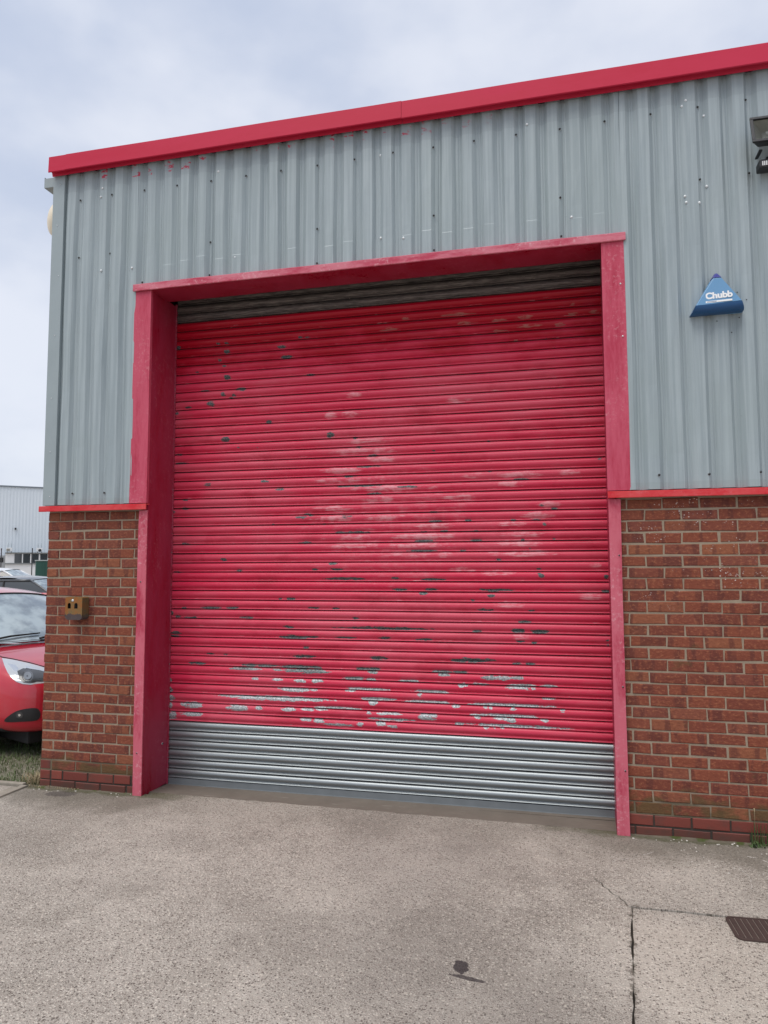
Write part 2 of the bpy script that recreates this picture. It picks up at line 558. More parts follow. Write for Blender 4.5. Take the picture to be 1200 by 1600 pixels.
def make_darklath():
    m, t = new_mat('greasy unpainted laths')
    p = t.pos()
    n1 = t.noise(t.scaled(p, (4, 1, 60)), 2.2, 6, 0.7)
    c = t.mix(t.ramp(n1, 0.35, 0.7), (0.055, 0.045, 0.042), (0.20, 0.17, 0.155))
    c = t.mix(t.ramp(t.noise(t.scaled(p, (18, 1, 80)), 2, 4, 0.7), 0.64, 0.70), c, (0.36, 0.31, 0.27))
    finish(t, c, 0.6, 0.2, n1, 0.2, 0.004)
    return m


MAT['darklath'] = make_darklath()


def make_concrete(kind):
    m, t = new_mat({'yard': 'worn exposed-aggregate concrete', 'smooth': 'grimy smooth concrete', 'dirt': 'gravelly dirt'}[kind])
    p = t.pos()
    x, y, z = t.sep(p)
    p2 = t.n('ShaderNodeCombineXYZ', _0=x, _1=y, _2=0.0).outputs[0]
    big = t.noise(p2, 0.9, 6, 0.62)
    mid = t.noise(p2, 5.0, 6, 0.65)
    if kind == 'smooth':
        c = t.mix(mid, (0.125, 0.105, 0.085), (0.235, 0.205, 0.17))
        c = t.mix(t.math('MULTIPLY', t.ramp(t.noise(t.scaled(p2, (3, 14, 1)), 2, 5, 0.7), 0.58, 0.72), 0.5), c, (0.36, 0.33, 0.29))
        finish(t, c, 0.8, 0, t.noise(p2, 90, 4), 0.4, 0.003, 0.3)
        return m
    c = t.mix(t.ramp(big, 0.35, 0.68), (0.350, 0.314, 0.268), (0.505, 0.458, 0.398))
    c = t.mix(t.math('MULTIPLY', t.ramp(mid, 0.42, 0.66), 0.5), c, (0.52, 0.475, 0.415))
    # pinker, cleaner bay at the right of the joint
    c = t.mix(t.math('MULTIPLY', t.math('MULTIPLY', t.ramp(y, -0.95, -1.25), t.ramp(x, 4.0, 4.5)), 0.55), c, (0.58, 0.51, 0.43))
    # aggregate: stones of several tones in a matrix of fines, with popped-out pits
    warp = t.n('ShaderNodeVectorMath', {'operation': 'ADD'}, _0=p2, _1=t.n('ShaderNodeVectorMath', {'operation': 'SCALE'}, _0=t.noise(p2, 40, 2, 0.5, 1), Scale=0.012).outputs[0]).outputs[0]
    stone = t.sep(t.voro(warp, 95.0, 'Color'))[0]
    dist = t.voro(warp, 95.0)
    peb = t.ramp(dist, 0.55, 0.30)
    c = t.mix(t.math('MULTIPLY', t.math('MULTIPLY', t.ramp(stone, 0.68, 0.80), peb), 0.9), c, (0.74, 0.68, 0.59))
    c = t.mix(t.math('MULTIPLY', t.math('MULTIPLY', t.ramp(stone, 0.30, 0.16), peb), 0.85), c, (0.085, 0.066, 0.054))
    fin = t.noise(p2, 210, 3, 0.7)
    macro = t.noise(t.scaled(p2, (0.55, 0.9, 1), (2.2, 4.1, 0)), 1.0, 4, 0.6)
    patch = t.noise(t.scaled(p2, (1.1, 1.1, 1), (6.2, 1.1, 0)), 1.7, 5, 0.65)
    c = t.mix(t.math('MULTIPLY', t.ramp(macro, 0.54, 0.36), 0.38), c, (0.195, 0.172, 0.146))
    c = t.mix(t.math('MULTIPLY', t.ramp(patch, 0.55, 0.70), 0.40), c, (0.60, 0.55, 0.475))
    speck = t.ramp(t.noise(p2, 2.4, 4, 0.6), 0.36, 0.62, 0.35, 1.0)
    c = t.mix(t.math('MULTIPLY', t.ramp(fin, 0.53, 0.64), 0.65), c, (0.68, 0.61, 0.53))
    c = t.mix(t.math('MULTIPLY', t.ramp(fin, 0.47, 0.37), t.math('MULTIPLY', speck, 0.9)), c, (0.070, 0.056, 0.046))
    big2 = t.sep(t.voro(warp, 66.0, 'Color'))[1]
    dd2 = t.ramp(t.voro(warp, 66.0), 0.48, 0.30)
    c = t.mix(t.math('MULTIPLY', t.math('MULTIPLY', t.ramp(big2, 0.84, 0.90), dd2), 0.7), c, (0.66, 0.60, 0.51))
    c = t.mix(t.math('MULTIPLY', t.math('MULTIPLY', t.ramp(big2, 0.20, 0.14), dd2), 0.55), c, (0.14, 0.118, 0.100))
    st2 = t.voro(p2, 23.0)
    c = t.mix(t.math('MULTIPLY', t.math('LESS_THAN', st2, 0.085), 0.8), c, (0.66, 0.61, 0.54))
    pit = t.voro(t.scaled(p2, (1, 1, 1), (3.3, 1.7, 0)), 27.0)
    c = t.mix(t.math('MULTIPLY', t.math('LESS_THAN', pit, 0.10), 0.55), c, (0.060, 0.050, 0.044))
    if kind == 'yard':
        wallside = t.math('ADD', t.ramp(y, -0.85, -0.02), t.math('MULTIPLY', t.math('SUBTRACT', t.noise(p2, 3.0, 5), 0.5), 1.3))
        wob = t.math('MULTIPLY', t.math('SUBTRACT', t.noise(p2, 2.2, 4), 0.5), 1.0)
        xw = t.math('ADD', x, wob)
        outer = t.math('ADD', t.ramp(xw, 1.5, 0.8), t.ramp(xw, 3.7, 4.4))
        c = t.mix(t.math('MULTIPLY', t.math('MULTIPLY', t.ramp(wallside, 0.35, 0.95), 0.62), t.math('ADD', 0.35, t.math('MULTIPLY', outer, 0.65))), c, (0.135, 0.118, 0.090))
        moss = t.math('ADD', t.ramp(y, -0.16, 0.0), t.math('MULTIPLY', t.math('SUBTRACT', t.noise(p2, 9.0, 5), 0.5), 1.4))
        c = t.mix(t.math('MULTIPLY', t.math('MULTIPLY', t.ramp(moss, 0.45, 0.9), 0.7), outer), c, (0.085, 0.085, 0.040))
        # tyre-grimed run in front of the door
        run = t.math('ADD', t.ramp(t.math('ABSOLUTE', t.math('SUBTRACT', x, t.math('ADD', 2.9, t.math('MULTIPLY', y, -0.35)))), 1.0, 0.2), t.math('MULTIPLY', t.math('SUBTRACT', t.noise(t.scaled(p2, (1.6, 0.8, 1)), 1.3, 5), 0.5), 1.8))
        c = t.mix(t.math('MULTIPLY', t.ramp(run, 0.35, 1.2), 0.26), c, (0.17, 0.150, 0.132))
        jd = t.math('ABSOLUTE', t.math('SUBTRACT', x, t.math('ADD', 4.318, t.math('MULTIPLY', t.math('ADD', y, 1.02), 0.0926))))
        jm = t.math('MULTIPLY', t.ramp(t.math('ADD', jd, t.math('MULTIPLY', t.math('SUBTRACT', t.noise(p2, 14, 5, 0.7), 0.42), 0.22)), 0.035, 0.0), t.math('LESS_THAN', y, -1.0))
        jd2 = t.math('ABSOLUTE', t.math('ADD', y, 1.015))
        jm2 = t.math('MULTIPLY', t.ramp(t.math('ADD', jd2, t.math('MULTIPLY', t.math('SUBTRACT', t.noise(p2, 14, 5, 0.7), 0.42), 0.22)), 0.030, 0.0), t.math('GREATER_THAN', x, 4.3))
        c = t.mix(t.math('MULTIPLY', t.math('MAXIMUM', jm, jm2), 0.75), c, (0.085, 0.072, 0.052))
        # two spilt-oil spots
        ed = t.math('MULTIPLY', t.math('SUBTRACT', t.noise(p2, 34, 5, 0.7), 0.5), 1.5)

        def blob(cx, cy_, rx, ry, ang):
            ca, sa = math.cos(ang), math.sin(ang)
            dx, dy = t.math('SUBTRACT', x, cx), t.math('SUBTRACT', y, cy_)
            u = t.math('DIVIDE', t.math('ADD', t.math('MULTIPLY', dx, ca), t.math('MULTIPLY', dy, sa)), rx)
            v = t.math('DIVIDE', t.math('SUBTRACT', t.math('MULTIPLY', dy, ca), t.math('MULTIPLY', dx, sa)), ry)
            r = t.math('SQRT', t.math('ADD', t.math('MULTIPLY', u, u), t.math('MULTIPLY', v, v)))
            return t.ramp(t.math('ADD', r, ed), 1.04, 0.92)
        for bl, sg in ((blob(3.547, -1.755, 0.034, 0.052, 0.2), 0.9), (blob(3.585, -1.832, 0.075, 0.014, -0.18), 0.8), (blob(0.28, -0.12, 0.13, 0.06, 0.1), 0.55)):
            c = t.mix(t.math('MULTIPLY', bl, sg), c, (0.050, 0.040, 0.042))
    else:
        c = t.mix(0.25, c, (0.36, 0.30, 0.24))
    h = t.math('ADD', t.math('MULTIPLY', t.ramp(dist, 0.6, 0.1), 0.6), t.math('ADD', t.math('MULTIPLY', fin, 0.8), t.math('MULTIPLY', mid, 0.6)))
    finish(t, c, 0.88, 0, h, 0.9, 0.006, 0.25)
    return m


MAT['concrete'] = make_concrete('yard')
MAT['threshold'] = make_concrete('smooth')
MAT['dirt'] = make_concrete('dirt')
MAT['jointdirt'] = plain('joint dirt', (0.045, 0.038, 0.030), 0.95, 0, 0.4, 60)
MAT['black'] = plain('black plastic', (0.018, 0.018, 0.020), 0.45)
MAT['rubber'] = plain('black rubber', (0.02, 0.02, 0.022), 0.7)
MAT['steel'] = plain('bright zinc screw', (0.62, 0.64, 0.66), 0.35, 0.6)
MAT['white'] = plain('white paint', (0.78, 0.78, 0.77), 0.5, 0, 0.05)

# ------------------------------------------------------------------ ground
GZ = 0.015                                  # top of the concrete
me = MB().add([(-400, -400, -0.03), (400, -400, -0.03), (400, 400, -0.03), (-400, 400, -0.03)], [(0, 1, 2, 3)])
ground = tag(me.build('ground', MAT['dirt']), 'dirt and gravel ground stretching away behind the parked cars', 'ground', kind='structure')

yard = tag(empty('concrete_yard'), 'worn grey-brown concrete yard in front of the red shutter', 'concrete', kind='structure')


def rough_line(a, b, n, amp):
    a, b = Vector(a), Vector(b)
    d = (b - a)
    nrm = Vector((-d.y, d.x)).normalized()
    return [tuple(a + d * (i / n) + nrm * random.uniform(-amp, amp) * (0 < i < n)) for i in range(n + 1)]


def slab(name, poly, z0, z1, m, parent, ztop=None):
    pts, tris = triangulate(poly)
    n = len(pts)
    zt = ztop or (lambda x, y: z1)
    vs = [(x, y, zt(x, y)) for x, y in pts] + [(x, y, z0) for x, y in pts]
    fs = list(tris)
    k = len(poly)
    fs += [(i, (i + 1) % k, n + (i + 1) % k, n + i) for i in range(k)]
    b = MB().add(vs, fs)
    return b.build(name, m, parent)


J = (4.318, -1.02)                          # where the joints meet
Jdir = Vector((-0.0926, -1.0)).normalized()
far_j = (J[0] + Jdir.x * 9, J[1] + Jdir.y * 9)
crack = [(4.315, -1.03), (4.292, -1.005), (4.288, -0.970), (4.268, -0.945), (4.262, -0.915), (4.238, -0.900), (4.222, -0.872), (4.216, -0.840), (4.190, -0.815), (4.186, -0.775), (4.160, -0.745), (4.145, -0.690)]
g = 0.0045
left_edge = -0.085
poly_a = [(left_edge, 0.035)]
poly_a += rough_line((left_edge, 0.035), (left_edge - 0.02, -10), 30, 0.012)[1:]
poly_a += [(far_j[0] - g, -10)]
poly_a += rough_line((far_j[0] - g, -10), (J[0] - g, J[1] - 0.01), 160, 0.005)[1:]
poly_a += [(x - 0.004, y - 0.002) for x, y in crack[1:-1]] + [crack[-1]] + [(x + 0.004, y + 0.003) for x, y in crack[1:-1]][::-1]
poly_a += rough_line((J[0] + 0.006, J[1] + 0.006), (12.0, J[1] + 0.07), 110, 0.003)
poly_a += [(12.0, 0.02), (4.352, 0.02)]
poly_a += rough_line((4.352, 0.035), (0.935, 0.070), 60, 0.006)
poly_a += [(0.935, 0.02), (left_edge, 0.02)]
poly_a = [p for i, p in enumerate(poly_a) if i == 0 or (Vector(p) - Vector(poly_a[i - 1])).length > 1e-4][1:]
slab('concrete_slab', poly_a, -0.06, GZ, MAT['concrete'], yard)
poly_c = rough_line((J[0] + g, J[1] - g), (far_j[0] + g, -10), 160, 0.005) + [(12.0, -10)] + rough_line((12.0, J[1] + 0.056), (J[0] + g, J[1] - g), 110, 0.003)[:-1]
slab('concrete_slab', poly_c, -0.06, GZ - 0.004, MAT['concrete'], yard)
poly_t = rough_line((0.90, 0.082), (4.352, 0.046), 60, 0.005) + [(4.352, 0.60), (0.885, 0.60)]
slab('threshold_slab', poly_t, -0.06, GZ, MAT['threshold'], yard, lambda x, y: GZ - 0.004 - max(0, y - 0.08) * 0.075)
MB().add([(-0.3, -10, -0.006), (12, -10, -0.006), (12, 0.3, -0.006), (-0.3, 0.3, -0.006)], [(0, 1, 2, 3)]).build('joint_filling', MAT['jointdirt'], yard)

# hairline scrapes of white on the concrete
for pts_, w_ in (([(4.518, -0.261), (4.42, -0.36), (4.31, -0.435), (4.227, -0.491)], 0.004),
                 ([(4.960, -0.382), (4.972, -0.47), (4.980, -0.549), (4.968, -0.62), (4.953, -0.673)], 0.005),
                 ([(5.02, -0.20), (5.10, -0.235), (5.16, -0.30)], 0.012)):
    mb = MB()
    for i in range(len(pts_) - 1):
        for k in range(7):
            if random.random() < 0.3:
                continue
            a = Vector(pts_[i]).lerp(Vector(pts_[i + 1]), k / 7) + Vector((random.uniform(-1, 1), random.uniform(-1, 1))) * 0.004
            b = Vector(pts_[i]).lerp(Vector(pts_[i + 1]), (k + 1.1) / 7)
            d = (b - a).normalized()
            nn = Vector((-d.y, d.x)) * w_ * random.uniform(0.3, 0.8)
            mb.add([(*(a + nn), GZ + 0.002), (*(a - nn), GZ + 0.002), (*(b - nn * 0.6), GZ + 0.002), (*(b + nn * 0.6), GZ + 0.002)], [(0, 1, 2, 3)])
    mb.build('paint_scrape', plain('scraped pale mark', (0.55, 0.51, 0.46), 0.8), yard)

# kerb edging left of the concrete
MAT['kerb'] = plain('pale edging stone', (0.30, 0.265, 0.215), 0.9, 0, 0.45, 14, 0.8)
kerb = tag(empty('edging_kerb'), 'weathered pale edging stones beside the grass at the building corner', 'kerb', kind='structure')
yk = -0.02
for i in range(6):
    L_ = 0.62 + random.uniform(-0.05, 0.05)
    MB().box(-0.150 + random.uniform(-.006, .006), -0.095, yk - L_ + 0.012, yk, -0.06, 0.032 + random.uniform(-.008, .006), 0.007).build('edging_stone', MAT['kerb'], kerb)
    MB().box(-0.205 + random.uniform(-.006, .006), -0.162, yk - L_ + 0.012, yk - 0.03, -0.06, 0.020 + random.uniform(-.006, .006), 0.007).build('edging_stone', MAT['kerb'], kerb)
    yk -= L_
xk = -0.16
for i in range(8):
    L_ = 0.60 + random.uniform(-0.06, 0.06)
    MB().box(xk - L_ + 0.012, xk, -0.004 + random.uniform(-.01, .01), 0.045, -0.06, 0.030 + random.uniform(-.008, .008), 0.007).build('edging_stone', MAT['kerb'], kerb)
    xk -= L_
slab('side_path', [(-12, -10), (-0.21, -10), (-0.215, -0.02), (-12, -0.02)], -0.06, 0.006, MAT['dirt'],
     kerb)

# ------------------------------------------------------------------ warehouse
house = tag(empty('warehouse', (0, 0, 0)), 'low industrial unit with grey ribbed cladding over red brick and a red roof edge', 'building')
X_END = 9.0

# dark unseen core box added so that no light passes through
MB().box(0.03, X_END, 0.62, 9.0, 0.0, 4.95).build('light_block_core', plain('light-blocking core', (0.10, 0.09, 0.085), 0.9), house)
rf = MB().add([(-0.02, 0.02, 5.07), (X_END, 0.02, 5.07), (X_END, 9, 6.0), (-0.02, 9, 6.0), (-0.02, 0.02, 5.03), (X_END, 0.02, 5.03), (X_END, 9, 5.96), (-0.02, 9, 5.96)],
              [(0, 1, 2, 3), (7, 6, 5, 4), (0, 4, 5, 1), (1, 5, 6, 2), (2, 6, 7, 3), (3, 7, 4, 0)])
rf.build('roof', plain('grey roof sheet', (0.30, 0.32, 0.33), 0.6), house)


# --- brickwork
def brick_mesh(L, H, jit=0.0016, c=0.0035, D=0.095):
    x0, x1, z0, z1 = -L / 2, L / 2, -H / 2, H / 2
    j = lambda: random.uniform(-jit, jit)
    out = [(x0 + j(), c, z0 + j()), (x1 + j(), c, z0 + j()), (x1 + j(), c, z1 + j()), (x0 + j(), c, z1 + j())]
    inn = [(out[0][0] + c + abs(j()), j() * .7, out[0][2] + c + abs(j())), (out[1][0] - c - abs(j()), j() * .7, out[1][2] + c + abs(j())),
           (out[2][0] - c - abs(j()), j() * .7, out[2][2] - c - abs(j())), (out[3][0] + c + abs(j()), j() * .7, out[3][2] - c - abs(j()))]
    bk = [(x, D, z) for x, y, z in out]
    fs = [(4, 5, 6, 7)] + [(i, (i + 1) % 4, 4 + (i + 1) % 4, 4 + i) for i in range(4)] + [(8 + i, 8 + (i + 1) % 4, (i + 1) % 4, i) for i in range(4)]
    return out + inn + bk, fs


BM = {}


def get_brick(L, eng):
    key = (round(L, 3), eng)
    if key not in BM:
        BM[key] = []
    nvar = 14 if L > 0.2 else 4
    if len(BM[key]) < nvar:
        v, f = brick_mesh(L, 0.065, 0.0012 if eng else 0.0030)
        mb = MB().add(v, f)
        me_ = mb.mesh('brick')
        b = bmesh.new(); b.from_mesh(me_); bmesh.ops.recalc_face_normals(b, faces=b.faces); b.to_mesh(me_); b.free()
        me_.materials.append(MAT['engbrick' if eng else 'brick'])
        BM[key].append(me_)
        return me_
    return random.choice(BM[key])


def course_spans(x0, x1, first_joint):
    """brick intervals of one course: joints (10 mm) centred at first_joint + n * 0.225"""
    js = []
    n = math.floor((x0 - first_joint) / 0.225) - 1
    while first_joint + n * 0.225 < x1 + 0.3:
        js.append(first_joint + n * 0.225)
        n += 1
    out = []
    for a, b in zip(js[:-1], js[1:]):
        s, e = max(a + 0.005, x0), min(b - 0.005, x1)
        if e - s > 0.018:
            out.append((s, e))
    return out


def brick_part(name, x0, x1, jeven, jodd, label=None, limit=None, corner=False, special=None):
    body = MB().box(x0 + 0.004, x1 - 0.002, 0.0038, 0.30, -0.05, 2.2125).build(name, MAT['mortar'], house)
    if label:
        body['label'] = label
    rest = MB()
    cnt = 0
    for k in range(1, 30):
        zc = 2.175 - (k - 0.5) * 0.075
        eng = k >= 28
        spans = course_spans(x0, x1, jeven if k % 2 == 0 else jodd)
        if special and k in special:
            spans = special[k]
        for s, e in spans:
            e_ = eng or (corner and k == 27 and s < 0.01)
            if limit and (s + e) / 2 > limit:
                v, f = brick_mesh(e - s, 0.065)
                rest.add([(p[0] + (s + e) / 2, p[1], p[2] + zc) for p in v], f)
                continue
            o = link('brick', get_brick(e - s, e_), body)
            o.location = ((s + e) / 2, random.uniform(-0.0025, 0.0018), zc + random.uniform(-0.002, 0.002))
            o.rotation_euler = (random.uniform(-.012, .012), random.uniform(-.009, .009), random.uniform(-.006, .006))
            cnt += 1
    if rest.v:
        r = rest.build('brick_courses', MAT['brick'], body)
        r['kind'] = 'stuff'
    return body, cnt


special = {27: [(-0.004, 0.088), (0.100, 0.310), (0.320, 0.535), (0.545, 0.760), (0.770, 0.87)],
           28: [(-0.004, 0.088), (0.100, 0.195), (0.207, 0.420), (0.432, 0.645), (0.657, 0.795), (0.807, 0.87)],
           29: [(-0.004, 0.088), (0.100, 0.310), (0.320, 0.530), (0.542, 0.755), (0.768, 0.87)]}
pier, n1 = brick_part('brick_pier', 0.0, 0.87, 0.22, 0.1075, None, None, True, special)
R0 = 4.5534
wallr, n2 = brick_part('brick_wall', 4.375, X_END, R0, R0 - 0.1125, None, 6.55)
print('bricks', n1, n2)

# plain return wall on the side that faces the parked cars
sw = MB().box(0.008, 0.30, 0.31, 9.0, -0.05, 2.174).build('side_wall', MAT['brick'], house)

# --- cladding
PITCH_R = 0.1487
CREST0 = 0.153                              # centre of the first crown
SEAMS = [0.078, 0.519, 1.411, 2.303, 3.195, 4.087, 4.979, 5.871, 6.763, 7.655, 8.547, 9.0]
VAL, CRS = -0.021, -0.046
DENT = {6: 1, 7: 1, 8: 1, 9: 1, 10: 1, 13: 1, 15: 1, 16: .6, 19: .6, 20: 1, 21: 1, 22: 1, 23: .5, 25: .8, 27: .6, 28: .5}


def rib_points(xa, xb):
    """profile points x, y, crown index between xa and xb"""
    out = []
    k = -1
    while CREST0 + (k - 1) * PITCH_R < xb:
        c = CREST0 + k * PITCH_R
        for dx, y, fl in ((-0.0600, VAL, 0), (-0.0340, CRS, 1), (0.0340, CRS, 1), (0.0600, VAL, 0), (0.0680, VAL, 0), (0.0744, VAL - 0.003, 0), (0.0808, VAL, 0)):
            jx, jy = 0.003 * math.sin(k * 12.9 + dx * 90), (0.0035 * math.sin(k * 7.7)) if fl else 0.001 * math.sin(k * 5.1)
            out.append((c + dx + jx, y + jy, k if fl else None))
        k += 1
    return [p for p in out if xa - 1e-6 <= p[0] <= xb + 1e-6]


def sheet(xa, xb, z0, z1, lift):
    pr = rib_points(xa, xb)

    def yat(x):
        allp = rib_points(xa - 0.4, xb + 0.4)
        for a, b in zip(allp[:-1], allp[1:]):
            if a[0] <= x <= b[0]:
                return a[1] + (b[1] - a[1]) * (x - a[0]) / (b[0] - a[0])
        return VAL
    pr = [(xa, yat(xa), None)] + pr + [(xb, yat(xb), None)]
    zs = [z0]
    n = max(2, int((z1 - z0) / 0.22))
    zs += [z0 + (z1 - z0) * i / n for i in range(1, n + 1)]
    if z0 < 4.1 < z1:
        zs += [4.112, 4.117, 4.128, 4.133, 4.144, 4.149]
    zs = sorted(set(zs))
    rows = []
    ph = random.uniform(0, 9)
    for z in zs:
        row = []
        for x, y, k in pr:
            wv = 0.0024 * math.sin(z * 3.1 + ph + x * 9) + 0.0014 * math.sin(z * 7.3 + x * 23)
            d = 0
            if k is not None and k in DENT and 3.9 < z < (4.1145, 4.1305, 4.1465)[(k * 7) % 3]:
                d = -0.0017 * DENT[k]
            row.append((x + wv * 0.8, y + wv * (1.4 if k is not None else 0.5) + d - lift, z))
        rows.append(row)
    mb = MB().grid(rows, False)
    # folded edges give the sheet its thickness
    for side in (0, -1):
        mb.grid([[r[side], (r[side][0], r[side][1] + 0.006, r[side][2])] for r in rows], False)
    mb.grid([[p for p in rows[0]], [(p[0], p[1] + 0.006, p[2]) for p in rows[0]]], False)
    return mb


DARK = [(0.225, 4.755), (0.521, 4.764), (0.817, 4.764), (1.11, 4.763), (1.405, 4.761), (0.226, 4.266), (0.517, 4.271), (1.408, 4.263), (1.7, 4.764), (1.992, 4.762), (2.286, 4.762), (2.58, 4.763), (2.875, 4.773), (2.286, 4.266), (3.175, 4.771), (3.471, 4.776), (3.768, 4.778), (4.069, 4.774), (3.174, 4.257), (4.062, 4.275), (4.368, 4.783), (4.667, 4.787), (4.964, 4.791), (5.258, 4.792), (4.961, 4.286), (5.261, 4.291), (4.645, 2.32), (4.948, 2.316), (5.248, 2.32), (0.233, 2.321), (0.526, 2.319)]
DARK += [(5.258 + 0.2974 * i, z) for i in range(1, 12) for z in (4.79, 2.32)]
DARK += [(c, 3.999) for c in (0.817, 1.405, 2.286, 3.174, 4.062)]
LIGHT = [(0.443, 4.82), (0.429, 4.748), (0.45, 4.126), (0.736, 4.116), (1.474, 4.819), (2.779, 4.77), (2.952, 4.111), (1.625, 4.111), (2.78, 4.137), (3.846, 4.835), (4.134, 4.124), (4.89, 4.842), (4.867, 4.81), (5.004, 4.728), (5.004, 4.239), (4.866, 4.183), (4.872, 4.138), (4.952, 4.125), (4.42, 3.60), (4.425, 3.22)]


def prof_y(x):
    allp = rib_points(x - 0.3, x + 0.3)
    for a, b in zip(allp[:-1], allp[1:]):
        if a[0] <= x <= b[0]:
            return a[1] + (b[1] - a[1]) * (x - a[0]) / (b[0] - a[0])
    return VAL


washer = MB().lathe([(0.0, -0.010), (0.0045, -0.010), (0.0052, -0.006), (0.0052, -0.0045), (0.0085, -0.0045), (0.0095, 0.0)], (0, 0, 0), 'y', 10).mesh('screw')
washer.materials.append(plain('dark screw', (0.03, 0.033, 0.036), 0.5))
washer.materials.append(plain('screw rim', (0.45, 0.47, 0.48), 0.4))
for p_ in washer.polygons:
    if p_.index >= 40:
        p_.material_index = 1
rivet = MB().lathe([(0.0, -0.006), (0.005, -0.0052), (0.0085, -0.003), (0.0095, 0.0)], (0, 0, 0), 'y', 10).mesh('rivet')
rivet.materials.append(plain('pale rivet', (0.66, 0.69, 0.70), 0.35, 0.2))

sheets = []
for i in range(len(SEAMS) - 1):
    xa, xb = SEAMS[i], SEAMS[i + 1] + (0.012 if i < len(SEAMS) - 2 else 0)
    lift = 0.0035 if i % 2 else 0.0
    mb = MB()
    if xb <= 0.76 or xa >= 4.48:
        mb = sheet(xa, xb, 2.228, 4.99, lift)
    elif xa < 0.76:
        a = sheet(xa, 0.775, 2.228, 4.99, lift)
        b = sheet(0.775, xb, 3.945, 4.99, lift)
        mb.add(a.v, a.f); mb.add(b.v, b.f)
    elif xb > 4.47:
        a = sheet(xa, 4.462, 3.945, 4.99, lift)
        b = sheet(4.462, xb, 2.228, 4.99, lift)
        mb.add(a.v, a.f); mb.add(b.v, b.f)
    else:
        mb = sheet(xa, xb, 3.945, 4.99, lift)
    s_ = mb.build('cladding_sheet', MAT['clad'], house, fix=False)
    sheets.append((xa, SEAMS[i + 1], s_, lift))


def on_sheet(x):
    for xa, xb, s_, lift in sheets:
        if xa <= x < xb:
            return s_, lift
    return sheets[0][2], 0


for lst, me_, nm in ((DARK, washer, 'screw'), (LIGHT, rivet, 'rivet')):
    for x, z in lst:
        if x < 8.9 and not (0.76 < x < 4.31 and z < 3.95):
            s_, lift = on_sheet(x)
            link(nm, me_, s_, None, (x, prof_y(x) - lift - 0.0012, z))
# backing behind the cladding, so that nothing shows through at the ends
MB().box(0.0, 0.80, 0.0, 0.05, 2.24, 4.98).build('cladding_liner', MAT['rubber'], house)
MB().box(4.46, X_END, 0.0, 0.05, 2.24, 4.98).build('cladding_liner', MAT['rubber'], house)
MB().box(0.80, 4.46, 0.0, 0.05, 3.99, 4.98).build('cladding_liner', MAT['rubber'], house)
# side cladding with corner flashing
sd = MB()
for i in range(46):
    yb = 0.06 + i * 0.19
    sd.add([(-0.004, yb, 2.22), (-0.034, yb + 0.03, 2.22), (-0.034, yb + 0.11, 2.22), (-0.004, yb + 0.14, 2.22), (-0.004, yb + 0.19, 2.22),
            (-0.004, yb, 4.99), (-0.034, yb + 0.03, 4.99), (-0.034, yb + 0.11, 4.99), (-0.004, yb + 0.14, 4.99), (-0.004, yb + 0.19, 4.99)],
           [(j, j + 1, j + 6, j + 5) for j in range(4)])
sd.build('side_cladding', MAT['clad'], house, fix=False)
ct = MB().box(-0.020, 0.088, -0.052, -0.049, 2.226, 4.985).box(-0.0205, -0.0175, -0.0485, 0.10, 2.226, 4.985)
ct.box(0.085, 0.088, -0.0485, -0.016, 2.226, 4.985)
cto = ct.build('corner_flashing', MAT['trim'], house)
for z in (2.30, 2.66, 3.10, 3.62, 4.12, 4.55, 4.90):
    link('screw', rivet, cto, None, (0.045 + random.uniform(-.02, .02), -0.0535, z)).scale = (0.45, 0.45, 0.45)
# gutter end under the roof edge at the corner
gt = MB().box(-0.115, -0.024, -0.045, 8.8, 4.895, 4.900).box(-0.115, -0.111, -0.045, 8.8, 4.9002, 4.985).box(-0.028, -0.024, -0.045, 8.8, 4.9002, 4.985).box(-0.1108, -0.0282, -0.045, -0.041, 4.9002, 4.975)
gt.build('gutter', MAT['trim'], house)

# --- red roof edge
FP = [(0.03, 5.118), (-0.112, 5.112), (-0.120, 5.106), (-0.124, 4.978), (-0.119, 4.973), (-0.112, 4.990), (-0.094, 4.996), (-0.078, 4.994), (-0.070, 4.966), (-0.066, 4.966), (-0.066, 4.998), (0.03, 5.06)]
for xa, xb, dz, dy in ((-0.016, 0.142, 0.0, 0.0), (0.1435, 2.955, 0.0012, -0.002), (2.9565, 6.02, 0.0, 0.0), (6.0215, X_END, 0.001, -0.002)):
    mb = MB()
    nx = max(1, int((xb - xa) / 0.25))
    ph = random.uniform(0, 6)
    prof = [(y + dy, z + dz) for y, z in FP]
    mb.extr_x(prof, xa, xb, True, nx, False, lambda x: 0.0015 * math.sin(x * 4 + ph))
    n = len(prof)
    mb.f += [tuple(range(n)), tuple(range(nx * n + n - 1, nx * n - 1, -1))]
    mb.sm += [False, False]
    mb.build('roof_fascia', MAT['fascia'], house)
# --- sill flashings on top of the brickwork
for xa, xb in ((-0.048, 0.914), (4.322, X_END)):
    pr = [(-0.010, 2.2245), (-0.058, 2.221), (-0.0615, 2.2185), (-0.0615, 2.180), (-0.059, 2.176), (-0.0525, 2.1765), (-0.0525, 2.2125), (-0.010, 2.2165)]
    mb = MB().extr_x(pr, xa, xb, True, max(1, int((xb - xa) / 0.3)), False, lambda x: 0.0012 * math.sin(x * 7))
    n = len(pr)
    nn = len(mb.v)
    mb.f += [tuple(range(n)), tuple(range(nn - 1, nn - n - 1, -1))]
    mb.sm += [False, False]
    mb.build('sill_flashing', MAT['sill'], house)

# --- door surround
XL0, XL1, XR0, XR1 = 0.765, 0.913, 4.322, 4.468
wig = lambda z, s: 0.0016 * math.sin(z * 5 + s) + 0.001 * math.sin(z * 13 + s * 2)


